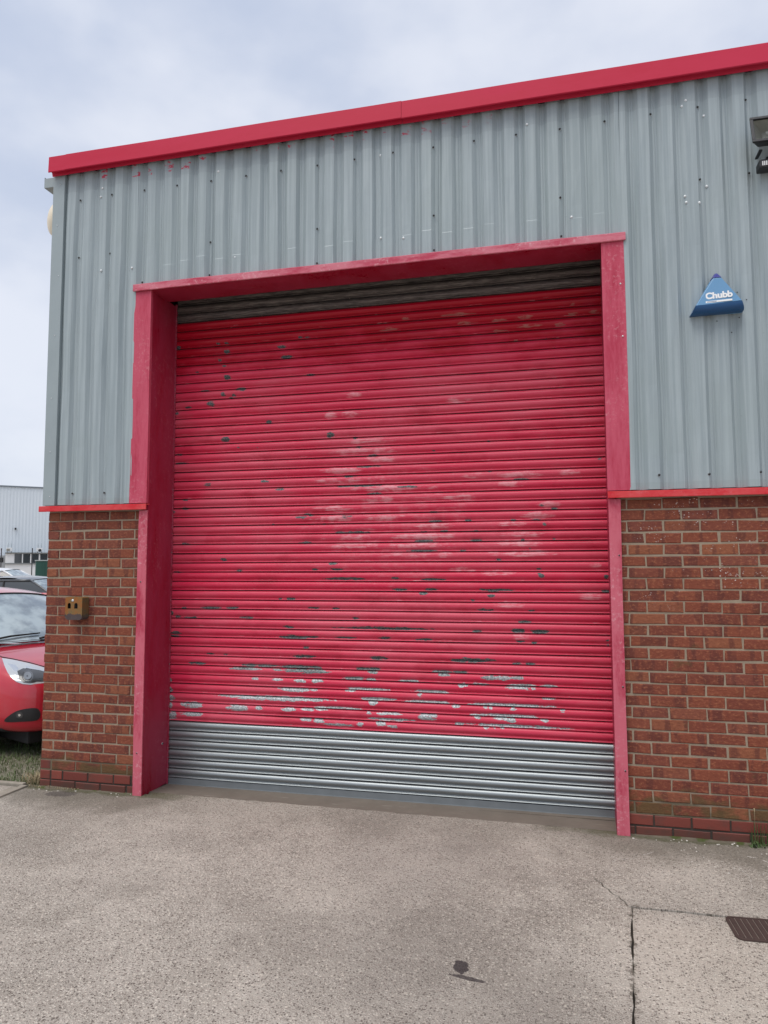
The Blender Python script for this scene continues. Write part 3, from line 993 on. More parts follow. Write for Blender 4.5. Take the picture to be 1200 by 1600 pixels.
def jamb(xa, xb, ya, z0, z1, back, seed, m, name='door_jamb', rx=None):
    """folded flashing: a front flange from xa to xb and a return going back into the opening"""
    nz = max(2, int((z1 - z0) / 0.11))
    rows_f, rows_b = [], []
    inner_is_b = rx == 'b'
    for i in range(nz + 1):
        z = z0 + (z1 - z0) * i / nz
        wv = wig(z, seed)
        e = 0.0035 * math.sin(z * 2.2 + seed) * (random.uniform(0.4, 1))
        if inner_is_b:
            rows_f.append([(xa + e, ya + 0.02, z), (xa + e, ya + wv, z), ((xa + xb) / 2, ya - 0.001 + wv, z), (xb, ya + wv * 0.5, z), (xb - 0.002, back, z)])
        else:
            rows_f.append([(xa + 0.002, back, z), (xa, ya + wv * 0.5, z), ((xa + xb) / 2, ya - 0.001 + wv, z), (xb - e, ya + wv, z), (xb - e, ya + 0.02, z)])
    mb = MB().grid(rows_f, False)
    mb.grid([rows_f[0], [(p[0], p[1] + 0.004, p[2]) for p in rows_f[0]]], False)
    return mb.build(name, m, house, fix=False)


jl = jamb(XL0, XL1, -0.052, 2.2265, 3.925, -0.02, 0.5, MAT['jamb'], rx='b')
jl2 = jamb(0.836, XL1 - 0.002, -0.032, 0.004, 2.172, -0.01, 2.2, MAT['jamb_low'], rx='b')
jr = jamb(XR0, XR1, -0.052, 2.2265, 3.925, -0.02, 4.1, MAT['jamb'], rx='a')
jr2 = jamb(XR0 + 0.004, 4.402, -0.032, 0.004, 2.172, -0.01, 5.2, MAT['jamb_low'], rx='a')
for jo, x, zs in ((jl2, 0.868, (1.62, 0.33)), (jr2, 4.385, (1.80, 0.42, 0.95))):
    for z in zs:
        link('screw', washer, jo, None, (x, -0.0345, z)).scale = (0.6, 0.6, 0.6)
for x, z in ((4.44, 3.62), (4.445, 3.26)):
    link('rivet', rivet, jr, None, (x, -0.0555, z)).scale = (0.6, 0.6, 0.6)
# reveals: the deep painted returns
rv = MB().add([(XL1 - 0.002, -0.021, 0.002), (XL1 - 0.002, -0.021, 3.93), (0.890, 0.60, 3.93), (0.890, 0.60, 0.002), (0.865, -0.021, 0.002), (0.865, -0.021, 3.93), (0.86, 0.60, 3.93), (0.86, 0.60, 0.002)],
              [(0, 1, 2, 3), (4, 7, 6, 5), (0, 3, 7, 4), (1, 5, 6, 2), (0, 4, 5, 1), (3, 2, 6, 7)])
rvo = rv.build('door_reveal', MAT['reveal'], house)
link('screw', washer, rvo, None, (0.901, 0.27, 0.33)).rotation_euler = (0, 0, math.pi / 2)
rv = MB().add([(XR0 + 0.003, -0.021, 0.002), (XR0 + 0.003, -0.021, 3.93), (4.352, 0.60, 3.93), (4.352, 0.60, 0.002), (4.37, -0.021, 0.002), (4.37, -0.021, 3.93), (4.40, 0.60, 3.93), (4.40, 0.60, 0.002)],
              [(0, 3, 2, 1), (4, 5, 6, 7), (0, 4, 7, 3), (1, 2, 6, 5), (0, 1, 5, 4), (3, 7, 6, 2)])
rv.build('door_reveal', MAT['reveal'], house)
# lintel: front flange with a turned lip, and the soffit behind it
lp = [(-0.012, 3.972), (-0.070, 3.970), (-0.073, 3.967), (-0.073, 3.918), (-0.069, 3.914), (-0.060, 3.9155), (-0.060, 3.957), (-0.012, 3.960)]
mb = MB().extr_x(lp, 0.762, 4.480, True, 24, False, lambda x: 0.0018 * math.sin(x * 3.1) + 0.001 * math.sin(x * 9))
n = len(lp)
nn = len(mb.v)
mb.f += [tuple(range(n)), tuple(range(nn - 1, nn - n - 1, -1))]
mb.sm += [False, False]
lo = mb.build('door_lintel', MAT['lintel'], house)
for x in (1.28, 2.40, 2.55, 3.35, 3.52, 3.63, 3.75, 4.12):
    link('screw', washer, lo, None, (x, -0.045, 3.976)).scale = (0.5, 0.5, 0.5)
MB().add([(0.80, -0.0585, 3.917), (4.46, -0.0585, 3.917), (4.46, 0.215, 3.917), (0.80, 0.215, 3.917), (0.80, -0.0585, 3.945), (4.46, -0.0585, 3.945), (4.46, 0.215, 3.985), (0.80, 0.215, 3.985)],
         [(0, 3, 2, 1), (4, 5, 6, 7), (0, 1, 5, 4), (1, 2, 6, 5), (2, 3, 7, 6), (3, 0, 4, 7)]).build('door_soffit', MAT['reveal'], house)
MB().box(0.80, 4.46, 0.50, 0.54, 3.6, 4.95).build('inner_lining', MAT['rubber'], house)

# ------------------------------------------------------------------ roller shutter
CHIPS = [(2264,30.39,28,17),(2097,37.04,36,6),(2605,28.06,48,9),(2578,26.91,89,7),(2412,25.99,70,5),(2495,24.93,180,8),(2889,24.69,80,5),(2625,24.09,68,4),(2074,22.09,36,5),(2398,21.76,56,5),(2032,21.75,50,4),(3092,22.03,39,6),(3085,21.11,65,6),(3344,21.14,26,5),(2216,21.04,21,5),(2481,20.11,103,7),(2343,20.14,42,5),(3169,20.07,32,9),(3006,20.07,33,5),(3407,20.06,19,5),(2061,19.09,50,8),(3018,19.15,85,6),(3406,19.12,44,6),(2992,18.15,112,6),(3303,18.16,26,4),(2295,16.87,42,5),(2133,16.29,28,8),(2316,16.29,56,8),(2495,29.01,28,5),(2467,30,21,4),(3090,28.33,13,7),(2385,15.33,173,11),(2785,15.38,40,9),(3075,15.26,98,6),(2818,14.23,60,5),(3061,14.25,52,5),(3002,13.86,39,9),(3451,14.26,31,6),(1943,13.21,43,8),(2135,12.28,56,4),(2309,12.27,28,5),(3449,12.31,38,9),(2468,11.27,27,4),(2690,10.31,381,10),(1923,10.26,43,9),(1981,9.24,170,11),(2386,9.3,89,8),(2710,9.34,60,10),(3000,9.27,65,10),(2066,8.2,28,5),(2038,7.28,113,11),(2656,7.32,67,13),(3332,7.34,145,14),(2025,6.2,155,9),(2616,6.2,47,8),(2535,6.2,54,5),(3140,6.16,58,4),(3274,6.17,38,6),(2081,5.78,140,13),(2603,5.88,34,9),(3153,5.86,38,5),(2454,5.2,68,12),(2011,4.79,42,8),(2159,4.8,42,9),(2596,5.15,34,4),(2881,5.14,59,4),(3292,5,32,11),(1970,3.86,99,12),(2131,3.91,28,7),(2434,3.97,34,5),(2971,3.85,13,10),(2040,2.92,182,12),(2609,2.85,27,13),(3239,2.87,25,7),(1928,1.8,50,9),(2076,1.88,35,9),(2194,1.95,42,5),(2695,1.78,40,9),(2575,1.83,13,4),(2774,1.83,53,4),(3028,1.73,55,22),(2069,0.88,35,6),(2181,0.77,35,14),(2332,0.49,96,10),(2508,0.69,20,10),(2668,0.79,33,13),(2761,0.63,39,6),(2562,4.16,134,4),(3062,4.17,116,4),(2642,3.22,120,4),(3035,3.14,142,4),(3403,3.13,62,4),(2748,1.27,158,4),(2332,2.14,137,4),(3414,2.1,56,4),(3877,15.65,20,15),(3517,14.2,59,9),(3593,14.24,87,5),(3511,13.64,29,14),(3375,13.23,18,6),(3468,12.29,59,9),(3798,12.25,28,3),(3751,11.17,46,5),(3704,10.32,52,14),(3852,10.26,68,15),(3402,10.21,35,5),(3720,9.29,34,8),(3817,9.2,23,8),(3364,7.4,165,15),(3689,7.16,40,5),(3785,7.17,34,5),(3280,6.18,42,6),(3549,5.73,87,15),(3687,5.8,46,9),(3279,4.92,18,9),(3420,5.09,58,5),(3720,5.08,85,8),(3697,4.84,74,5),(3912,5.1,50,6),(3805,4.82,14,6),(3910,3.95,34,7),(3242,2.88,24,8),(3459,2.85,6,6),(3494,2.87,6,5),(3660,2.84,23,8),(4003,2.89,17,8),(3556,1.9,46,10),(3642,1.8,26,15),(3400,1.88,18,5),(3879,1.87,22,6),(3463,0.93,15,7),(3521,0.96,9,6),(3578,1.03,11,6),(3264,1.17,24,7),(4327,15.55,14,20),(4324,14.18,33,6),(4327,9.56,14,10),(4326,9.11,11,8),(3649,3.19,229,5),(3625,2.17,172,5),(3693,1.22,284,5),(1360,30.5,37,19),(934,29.04,38,8),(958,28.04,61,6),(1478,29.56,7,5),(1646,29.43,7,5),(1210,25.6,34,16),(1713,25.71,43,4),(1835,24.83,42,7),(1003,23.96,23,8),(1012,23,38,10),(906,22.63,15,8),(2102,22.01,28,5),(2019,21.76,49,5),(1788,21.08,14,5),(2055,19.08,48,5),(1018,19.15,45,7),(1361,17.34,29,11),(1500,16.17,29,7),(947,16.04,45,7),(2257,30.26,24,11),(1940,13.23,39,8),(1851,13.22,17,5),(1252,12.18,89,6),(1440,12.21,52,6),(1014,12.14,24,4),(1075,11.11,60,6),(1568,11.18,63,7),(955,11.21,24,9),(906,11.57,18,16),(1920,10.29,45,10),(945,9.42,48,12),(934,9.08,48,5),(1943,9.28,72,11),(2108,9.3,60,9),(2070,8.2,33,4),(1247,7.28,35,8),(1387,7.26,23,6),(1977,7.29,22,7),(2043,7.35,17,7),(2120,7.31,27,8),(1130,6.23,59,7),(1607,6.2,57,7),(1743,6.19,73,5),(1562,5.83,103,8),(1828,5.83,34,6),(2005,5.78,61,12),(2132,5.83,49,11),(1834,4.82,34,6),(2022,4.77,39,10),(1648,4.84,23,5),(2001,3.83,77,9),(1802,2.89,369,14),(1101,1.83,77,18),(1497,1.7,74,16),(1679,1.8,28,5),(1930,1.81,50,10),(2089,1.88,49,9),(1090,0.82,83,12),(2079,0.87,33,8),(915,2.44,30,16),(904,1.64,18,16),(918,0.57,36,27),(901,3.31,15,16),(899,4.39,12,11),(1360,40.27,28,16),(1299,39.42,17,9),(1343,38.72,23,7),(1283,41.28,17,6),(1354,41.29,17,5),(1368,37.38,28,18),(1495,35.97,42,13),(1335,35.53,21,14),(1432,35.36,17,11),(1407,35.13,19,4),(1221,34.56,40,22),(1017,34.31,29,8),(914,41.21,18,16),(917,33.67,16,11),(1167,36.04,38,4),(1362,30.47,37,20),(1092,38.26,19,4),(1884,39.19,46,16),(1846,40.38,37,11),(2002,41.26,16,11),(2066,41.19,23,7),(1741,32.15,23,14),(2267,30.39,32,21),(2095,37.05,36,7),(1494,35.95,47,12),(3746,25.1,54,5),(3979,22.15,23,5),(3889,22.48,15,3),(3856,21.07,38,5),(3679,21.09,23,4),(3905,20.62,6,4),(3799,18.28,11,6),(3746,19.14,9,4),(3971,19.18,11,4),(3570,17.22,16,3),(3857,16.3,19,4),(4301,26.87,22,4),(3509,26.02,16,4),(3508,29.02,12,3),(3864,15.82,15,4)]
SCUFFS = [(2432,32.51,49,11),(2270,32.54,35,21),(2701,28.48,61,16),(2425,28.6,112,16),(2687,27.66,89,16),(2619,29.64,137,13),(2328,25.53,112,13),(2356,26.59,105,9),(2660,25.57,55,7),(2768,24.57,216,12),(2646,23.48,89,17),(2314,22.61,112,11),(2287,21.56,112,9),(2700,21.55,108,13),(2992,19.59,171,13),(2992,18.74,158,16),(2886,17.73,106,13),(2467,18.72,151,8),(3098,20.68,104,8),(3282,23.44,77,17),(2467,19.59,90,7),(3174,17.71,39,9),(3399,25.6,64,8),(3290,33.37,65,11),(2453,34.55,42,14),(3644,12.82,81,9),(3726,9.75,46,9),(3300,16.21,72,5),(3572,15.93,70,5),(4225,13.64,55,17),(3731,25.55,101,14),(3676,24.69,70,10),(3950,22.51,61,9),(3857,21.51,76,6),(3671,20.73,70,6),(3747,19.68,100,16),(3730,18.8,131,9),(3744,17.82,154,9),(4253,16.68,29,6),(3556,15.93,78,6),(4090,25.55,45,5)]
BARE = [(3291,42.28,123,12),(2879,42.33,31,4),(3349,41.29,78,12),(2745,41.3,77,8),(3600,40.24,57,8),(3592,41.28,67,7),(3819,40.46,88,12),(4138,42.31,22,12),(4136,41.29,41,12),(4298,41.3,40,9),(4045,40.34,37,6),(3789,41.38,69,8),(3722,39.06,15,6)]

shut = tag(empty('roller_shutter', (2.62, 0.38, 0)), 'large closed roller shutter in peeling faded red paint with bare metal laths at the foot', 'roller shutter')
SY = 0.388
SX0, SX1 = 0.894, 4.349
Z0, SP = 0.487, 0.0751
#  out (towards the viewer), drop below the top of the lath
LATH = [(-0.016, 0.0000), (0.0045, 0.0014), (0.0110, 0.0070), (0.0165, 0.0150), (0.0195, 0.0245), (0.0190, 0.0340), (0.0150, 0.0430), (0.0085, 0.0500), (0.0020, 0.0548),
        (0.0012, 0.0566), (0.0080, 0.0604), (0.0138, 0.0640), (0.0142, 0.0676), (0.0110, 0.0694), (0.0000, 0.0700), (-0.016, 0.0704)]
shut_off = Vector((2.62, 0.38, 0))
ch, scf, br = (np.array(a, float) for a in (CHIPS, SCUFFS, BARE))


def field(arr, X, K, minz, grow=1.0):
    """strongest patch at (X, lath coordinate K); patches are ellipses"""
    out = np.zeros_like(X)
    for cx, ck, hw, hh in arr:
        gk = grow * (1.3 if grow == 1.0 and ck < 7 else 1.0)
        hx, hk = max(hw / 1000 * gk, 0.012), max(hh / 1000, minz) * gk / SP
        m_ = (np.abs(X - cx / 1000) < hx * 1.6) & (np.abs(K - ck) < hk * 1.6)
        if m_.any():
            r2 = ((X[m_] - cx / 1000) / hx) ** 2 + ((K[m_] - ck) / hk) ** 2
            # patches are cut off straight at their long edges, so flatten the profile
            out[m_] = np.maximum(out[m_], np.clip(1.35 - r2, 0, 1.0))
    return out


NX = 330
for i in range(-6, 48):
    zt = Z0 + (i + 1) * SP
    painted = 0 <= i < 44
    nx = NX if painted else 60
    xs = np.linspace(SX0, SX1, nx + 1)
    ph, ph2 = random.uniform(0, 6), random.uniform(0, 6)
    wav = 0.0012 * np.sin(xs * 2.3 + ph) + 0.0007 * np.sin(xs * 6.1 + ph2)
    sag = 0.0009 * np.sin(xs * 1.7 + ph2)
    back = 0.0
    if i >= 46:                                        # laths starting to curl back onto the roll
        back = 0.012 * (i - 45) ** 1.5
    np_ = len(LATH)
    P = np.zeros((nx + 1, np_, 3))
    for j, (o_, d_) in enumerate(LATH):
        P[:, j, 0] = xs
        P[:, j, 1] = SY - o_ + wav + back
        P[:, j, 2] = zt - d_ + sag
    V = P.reshape(-1, 3) - np.array(shut_off)
    ii, jj = np.meshgrid(np.arange(nx), np.arange(np_ - 1), indexing='ij')
    a = (ii * np_ + jj).ravel()
    Fq = np.stack([a, a + 1, a + np_ + 1, a + np_], -1)
    me_ = bpy.data.meshes.new('lath')
    me_.from_pydata(V.tolist(), [], Fq.tolist())
    me_.polygons.foreach_set('use_smooth', [True] * len(Fq))
    if painted:
        K = (P[:, :, 2].ravel() - Z0) / SP
        X = P[:, :, 0].ravel()
        dropz = np.tile(np.array([d for o_, d in LATH]), nx + 1)
        lipm = ((dropz > 0.050) & (dropz < 0.0710)).astype(float)
        for nm, val in (('chip', field(ch, X, K, 0.0075)), ('scuff', field(scf, X, K, 0.016, 1.7)), ('bare', field(br, X, K, 0.012, 1.1)), ('lip', lipm)):
            at_ = me_.attributes.new(nm, 'FLOAT', 'POINT')
            at_.data.foreach_set('value', val.astype(np.float32))
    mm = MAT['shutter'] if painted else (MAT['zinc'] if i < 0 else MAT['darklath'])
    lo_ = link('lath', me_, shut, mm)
    if i == -6:
        lo_['label'] = 'bare galvanised lath at the foot'
# dark slot behind the laths
MB().box(SX0, SX1, SY + 0.004, SY + 0.012, -0.03, 3.95).build('lath_backing', MAT['rubber'], shut, fix=True).location = -shut_off
zb = Z0 - 6 * SP
bb = MB().box(SX0 + 0.002, SX1 - 0.006, SY - 0.010, SY + 0.003, zb - 0.048, zb + 0.0005, 0.002).box(SX0 + 0.002, SX1 - 0.006, SY - 0.022, SY - 0.0105, zb - 0.052, zb - 0.044, 0.0015)
MAT['bar'] = plain('dull steel bar', (0.22, 0.24, 0.25), 0.5, 0.3, 0.2, 8)
bb.build('bottom_bar', MAT['bar'], shut).location = -shut_off
for x0_, x1_ in ((0.884, 0.905), (4.342, 4.3515)):
    g_ = MB().box(x0_, x1_, 0.355, 0.363, -0.01, 3.95, 0.001).box(x0_, x0_ + 0.004, 0.3635, 0.43, -0.01, 3.95)
    g_.build('guide_rail', red_paint('guide paint', (0.30, 0.014, 0.035), (0.36, 0.05, 0.09), 0.6, 0.45, (9, 9, 3), 0.3, 9.0, 0.13), shut).location = -shut_off

# ------------------------------------------------------------------ alarm box with lettering
def text_mesh(s, size, extrude=0.0008, offset=0.0, shear=0.0):
    cu = bpy.data.curves.new('lettering', 'FONT')
    cu.body = s
    cu.size = size
    cu.extrude = extrude
    cu.offset = offset
    cu.align_x = 'CENTER'
    cu.align_y = 'BOTTOM'
    cu.space_character = 0.98
    o = bpy.data.objects.new('lettering_tmp', cu)
    COL.objects.link(o)
    dg = bpy.context.evaluated_depsgraph_get()
    me_ = bpy.data.meshes.new_from_object(o.evaluated_get(dg))
    bpy.data.objects.remove(o, do_unlink=True)
    return me_


BX, BZ = 5.028, 3.352
bell = tag(empty('alarm_box', (BX, -0.046, BZ)), 'blue triangular alarm bell box with white lettering on grey cladding', 'alarm box')
MAT['bell'] = plain('sky-blue alarm plastic', (0.115, 0.275, 0.47), 0.38, 0, 0.06, 6)
MAT['bell_dark'] = plain('royal-blue alarm plastic', (0.010, 0.075, 0.21), 0.35, 0, 0.08, 6)
MAT['bell_cap'] = plain('violet strobe lens', (0.05, 0.055, 0.26), 0.2, 0, 0.06, 6)
# outline of the back plate (local x, z) and of the smaller front face
back = [(-0.170, 0.010), (-0.162, 0.0), (0.150, 0.0), (0.158, 0.012), (0.156, 0.03), (0.036, 0.232), (-0.030, 0.232), (-0.166, 0.024)]
front = [(-0.128, 0.052), (0.128, 0.060), (0.124, 0.068), (0.030, 0.232), (-0.026, 0.232), (-0.124, 0.064)]
D1, D0 = -0.088, 0.0
bodyv = [(-0.166, D0, 0.004), (0.154, D0, 0.004), (0.034, D0, 0.232), (-0.032, D0, 0.232),
         (-0.158, D1 * 0.62, 0.010), (0.148, D1 * 0.62, 0.014),
         (-0.141, D1, 0.046), (0.136, D1, 0.058), (0.026, D1 * 0.62, 0.232), (-0.022, D1 * 0.62, 0.232)]
mb = MB().add(bodyv, [(6, 7, 8, 9), (0, 4, 6, 9, 3), (1, 2, 8, 7, 5), (2, 3, 9, 8), (0, 3, 2, 1)])
bo = mb.build('cover', MAT['bell'], bell)
bev = bo.modifiers.new('bevel', 'BEVEL'); bev.width = 0.006; bev.segments = 3
mb = MB()
prof = [(D0, 0.001, -0.168, 0.156), (D1 * 0.55, -0.001, -0.165, 0.153), (D1 * 0.86, 0.008, -0.157, 0.148), (D1 * 1.0, 0.026, -0.148, 0.141), (D1 * 1.012, 0.047, -0.140, 0.135)]
rows = [[(a + (b - a) * i / 6, y, z + 0.008 * i / 6) for i in range(7)] for y, z, a, b in prof]
mb.grid(rows, True)
mb.add([rows[r][0] for r in range(5)] + [(-0.138, D1 * 0.4, 0.05)], [(0, 1, 2, 3, 4, 5)])
mb.add([rows[r][6] for r in range(5)] + [(0.133, D1 * 0.4, 0.058)], [(0, 1, 2, 3, 4, 5)])
mb.build('lower_skirt', MAT['bell_dark'], bell)
cap = MB().add([(-0.034, D0, 0.2325), (0.036, D0, 0.2325), (0.029, D1 * 0.64, 0.2325), (-0.025, D1 * 0.64, 0.2325), (-0.010, D0, 0.272), (0.012, D0, 0.272), (0.008, D1 * 0.35, 0.270), (-0.006, D1 * 0.35, 0.270)],
               [(0, 1, 2, 3), (4, 7, 6, 5), (3, 2, 6, 7), (0, 3, 7, 4), (1, 5, 6, 2), (0, 4, 5, 1)]).build('strobe_lens', MAT['bell_cap'], bell)
bev = cap.modifiers.new('bevel', 'BEVEL'); bev.width = 0.005; bev.segments = 3
# lettering lies on the sloping front face
p6, p7, p8, p9 = (Vector(bodyv[i]) for i in (6, 7, 8, 9))
ex = (p7 - p6).normalized()
upv = ((p8 + p9) / 2 - (p6 + p7) / 2).normalized()
nrm = ex.cross(upv).normalized()
if nrm.y > 0:
    nrm = -nrm
ML = Matrix((ex, upv, nrm)).transposed().to_4x4()
mid = (p6 + p7) / 2
lm = text_mesh('Chubb', 0.060, 0.0006, 0.0026)
lt_ = link('lettering', lm, bell, MAT['white'])
lt_.matrix_local = Matrix.Translation(mid + upv * 0.024 + nrm * 0.0015 + ex * 0.004) @ ML
bar = MB().box(-0.076, 0.080, 0.0, 0.0125, 0.0, 0.0012, 0.0005).build('lettering_bar', MAT['white'], bell)
bar.matrix_local = Matrix.Translation(mid + upv * 0.007 + nrm * 0.0012) @ ML
ln = MB().box(-0.068, -0.012, 0.0045, 0.0080, 0.0013, 0.0017).build('small_print', MAT['bell_dark'], bell)
ln.matrix_local = Matrix.Translation(mid + upv * 0.007 + nrm * 0.0012) @ ML
# stray screw holes left in the sheet round it
hole = MB().lathe([(0.0, -0.001), (0.0035, -0.001), (0.004, 0.0)], (0, 0, 0), 'y', 8).mesh('screw_hole')
hole.materials.append(MAT['black'])
for x, z in ((5.16, 3.50), (5.21, 3.44), (5.165, 3.33), (5.03, 3.315), (5.12, 3.24), (4.985, 3.24)):
    s_, lift = on_sheet(x)
    link('screw_hole', hole, s_, None, (x, prof_y(x) - lift - 0.0015, z))

# ------------------------------------------------------------------ floodlight at the right edge
fl = tag(empty('floodlight', (5.40, -0.05, 4.46)), 'black halogen floodlight with motion sensor on the cladding near the roof', 'floodlight')
MAT['fl_glass'] = None
m, t = new_mat('floodlight glass')
gb = t.n('ShaderNodeBsdfGlass', Color=(0.9, 0.92, 0.92, 1), Roughness=0.05, IOR=1.1)
tb = t.n('ShaderNodeBsdfTransparent', Color=(0.85, 0.86, 0.86, 1))
mx = t.n('ShaderNodeMixShader', _0=0.35, _1=tb.outputs[0], _2=gb.outputs[0])
t.n('ShaderNodeOutputMaterial', Surface=mx)
MAT['fl_glass'] = m
hd = empty('lamp_head')
hd.parent = fl
hd.location = (0, -0.10, 0.02)
hd.rotation_euler = (math.radians(-14), 0, 0)
# the head: shallow tapered housing, rim, reflector bowl and glass
hw_, hh_ = 0.150, 0.092
MB().add([(-hw_, -0.03, -hh_), (hw_, -0.03, -hh_), (hw_, -0.03, hh_), (-hw_, -0.03, hh_), (-0.10, 0.055, -0.05), (0.10, 0.055, -0.05), (0.10, 0.055, 0.055), (-0.10, 0.055, 0.055)],
         [(4, 5, 6, 7), (0, 1, 5, 4), (1, 2, 6, 5), (2, 3, 7, 6), (3, 0, 4, 7)]).build('housing', MAT['black'], hd, fix=False)
rim = MB()
for a in ((-hw_ - .006, hw_ + .006, hh_ - .012, hh_ + .006), (-hw_ - .006, hw_ + .006, -hh_ - .006, -hh_ + .012)):
    rim.box(a[0], a[1], -0.046, -0.0305, a[2], a[3], 0.002)
for a in ((-hw_ - .006, -hw_ + .012), (hw_ - .012, hw_ + .006)):
    rim.box(a[0], a[1], -0.0455, -0.031, -hh_ + .0125, hh_ - .0125, 0.002)
rim.build('rim', MAT['black'], hd)
MB().add([(-.138, -.0315, -.08), (.138, -.0315, -.08), (.138, -.0315, .08), (-.138, -.0315, .08), (-.075, .03, -.035), (.075, .03, -.035), (.075, .03, .04), (-.075, .03, .04)],
         [(4, 7, 6, 5), (0, 4, 5, 1), (1, 5, 6, 2), (2, 6, 7, 3), (3, 7, 4, 0)]).build('reflector', plain('dusty reflector', (0.34, 0.33, 0.29), 0.4, 0.3, 0.2), hd, fix=False)
MB().box(-.137, .137, -.037, -.034, -.079, .079).build('glass', MAT['fl_glass'], hd)
MB().tube([(-.06, 0.0, 0.003), (.06, 0.0, 0.003)], 0.006, 8).build('lamp_tube', MAT['white'], hd)
MB().box(-0.04, 0.04, -0.02, 0.0, hh_ + 0.0065, hh_ + 0.016, 0.003).build('hinge_clip', MAT['black'], hd)
MB().box(-0.045, 0.045, -0.03, 0.046, -0.150, -0.095, 0.006).tube([(0, -0.06, -0.08), (0, -0.03, -0.12)], 0.014, 10).box(-0.105, -0.085, -0.10, 0.0, -0.092, -0.082, 0.002).box(0.085, 0.105, -0.10, 0.0, -0.092, -0.082, 0.002).build('wall_bracket', MAT['black'], fl)
sen = MB().box(-0.108, 0.06, -0.105, -0.02, -0.205, -0.1505, 0.010).build('motion_sensor', MAT['black'], fl)
lens = MB()
for k in range(5):
    lens.box(-0.092 + k * 0.011, -0.085 + k * 0.011, -0.1075, -0.1045, -0.193, -0.165)
lens.build('sensor_lens', MAT['white'], sen)

# ------------------------------------------------------------------ rusty wall ashtray on the brick pier
ash = tag(empty('wall_ashtray', (0.322, 0.0, 1.412)), 'small rusty metal ashtray box with two arched holes screwed to the brick pier', 'ashtray')
m, t = new_mat('rusted enamel')
p = t.n('ShaderNodeTexCoord').outputs['Object']
x, y, z = t.sep(p)
n1_ = t.noise(p, 18, 6, 0.7)
c = t.mix(t.ramp(n1_, 0.38, 0.62), (0.22, 0.125, 0.042), (0.30, 0.105, 0.022))
c = t.mix(t.ramp(t.noise(t.scaled(p, (1, 1, 1), (3, 1, 2)), 26, 5, 0.7), 0.52, 0.66), c, (0.15, 0.135, 0.065))
edge = t.math('ADD', -0.045, t.math('MULTIPLY', t.math('SUBTRACT', t.noise(t.scaled(p, (1, 1, .4)), 34, 4, 0.6), 0.5), 0.07))
c = t.mix(t.math('LESS_THAN', z, edge), c, t.mix(n1_, (0.05, 0.035, 0.034), (0.115, 0.085, 0.085)))
c = t.mix(t.math('MULTIPLY', t.math('GREATER_THAN', x, 0.0745), 0.6), c, (0.10, 0.085, 0.045))
finish(t, c, 0.7, 0.1, n1_, 0.5, 0.004, 0.4)
MAT['rust'] = m
W2, H2 = 0.0755, 0.088
outer = [(-W2, -H2 + .022), (-W2 + .006, -H2 + .010), (-W2 + .022, -H2), (W2 - .02, -H2), (W2 - .005, -H2 + .010), (W2, -H2 + .022), (W2, H2 - .006), (W2 - .006, H2), (-W2 + .006, H2), (-W2, H2 - .006)]


def arch(cx, cz, w_, h_):
    return [(cx - w_, cz - h_), (cx + w_, cz - h_), (cx + w_, cz + h_ - w_)] + [(cx + w_ * math.cos(a), cz + h_ - w_ + w_ * math.sin(a)) for a in (0.6, 1.2, 1.9, 2.5)] + [(cx - w_, cz + h_ - w_)]


holes = [arch(-0.040, 0.022, 0.0145, 0.022), arch(0.020, 0.022, 0.0155, 0.022)]
pts, tris = triangulate(outer, holes)
YF = -0.088
n = len(pts)
mb = MB().add([(x, YF, z) for x, z in pts], [t_[::-1] for t_ in tris])
k = len(outer)
mb.add([(x, YF, z) for x, z in outer] + [(x, -0.006, z) for x, z in outer], [(i, (i + 1) % k, k + (i + 1) % k, k + i) for i in range(k)])
for h in holes:
    k = len(h)
    mb.add([(x, YF, z) for x, z in h] + [(x, YF + 0.003, z) for x, z in h], [(i, k + i, k + (i + 1) % k, (i + 1) % k) for i in range(k)])
mb.build('box', MAT['rust'], ash)
MB().box(-W2 + .008, W2 - .008, YF + 0.03, -0.008, -H2 + .012, H2 - .008).build('inner_tray', MAT['black'], ash)
MB().lathe([(0, -0.006), (0.006, -0.005), (0.0105, -0.002), (0.011, 0.0)], (-0.010, YF, 0.062), 'y', 12).build('screw', MAT['steel'], ash)
MB().box(-0.06, 0.06, -0.005, 0.012, -0.06, 0.06).build('back_plate', MAT['rust'], ash)

# ------------------------------------------------------------------ cream dish behind the corner
dish = tag(empty('satellite_dish', (-0.036, 0.185, 4.715)), 'cream dish-shaped fitting peeking out past the corner flashing under the gutter', 'dish')
rows = []
for r in range(7):
    rr = r / 6
    rows.append([(-0.105 + 0.085 * rr * math.cos(a * math.pi / 14), -0.10 + 0.05 * rr * rr, 0.15 * rr * math.sin(a * math.pi / 14)) for a in range(28)])
dm = MB().grid(rows, True, True).grid([[(p[0], p[1] + 0.006, p[2]) for p in r] for r in rows], True, True)
MAT['cream'] = plain('cream enamel', (0.78, 0.69, 0.54), 0.5)
dm.build('reflector', MAT['cream'], dish)
MB().tube([(-0.01, 0.02, -0.03), (-0.06, 0.0, -0.01), (-0.105, -0.09, 0)], 0.018, 10).box(-0.012, 0.012, -0.05, 0.05, -0.08, 0.05, 0.004).build('wall_mount', MAT['trim'], dish)

# ------------------------------------------------------------------ drain cover
dr = tag(empty('drain_cover', (4.92, -1.12, GZ)), 'rust-brown cast iron drain cover set in the concrete at the right', 'drain cover')
dr.rotation_euler = (0, 0, 0.05)
m, t = new_mat('rusty cast iron')
p = t.pos()
c = t.mix(t.noise(p, 30, 5, 0.7), (0.048, 0.030, 0.026), (0.105, 0.068, 0.058))
finish(t, c, 0.75, 0.3, t.noise(p, 120, 3), 0.5, 0.003)
MAT['iron'] = m
GW, GD, GR = 0.17, 0.112, 0.035


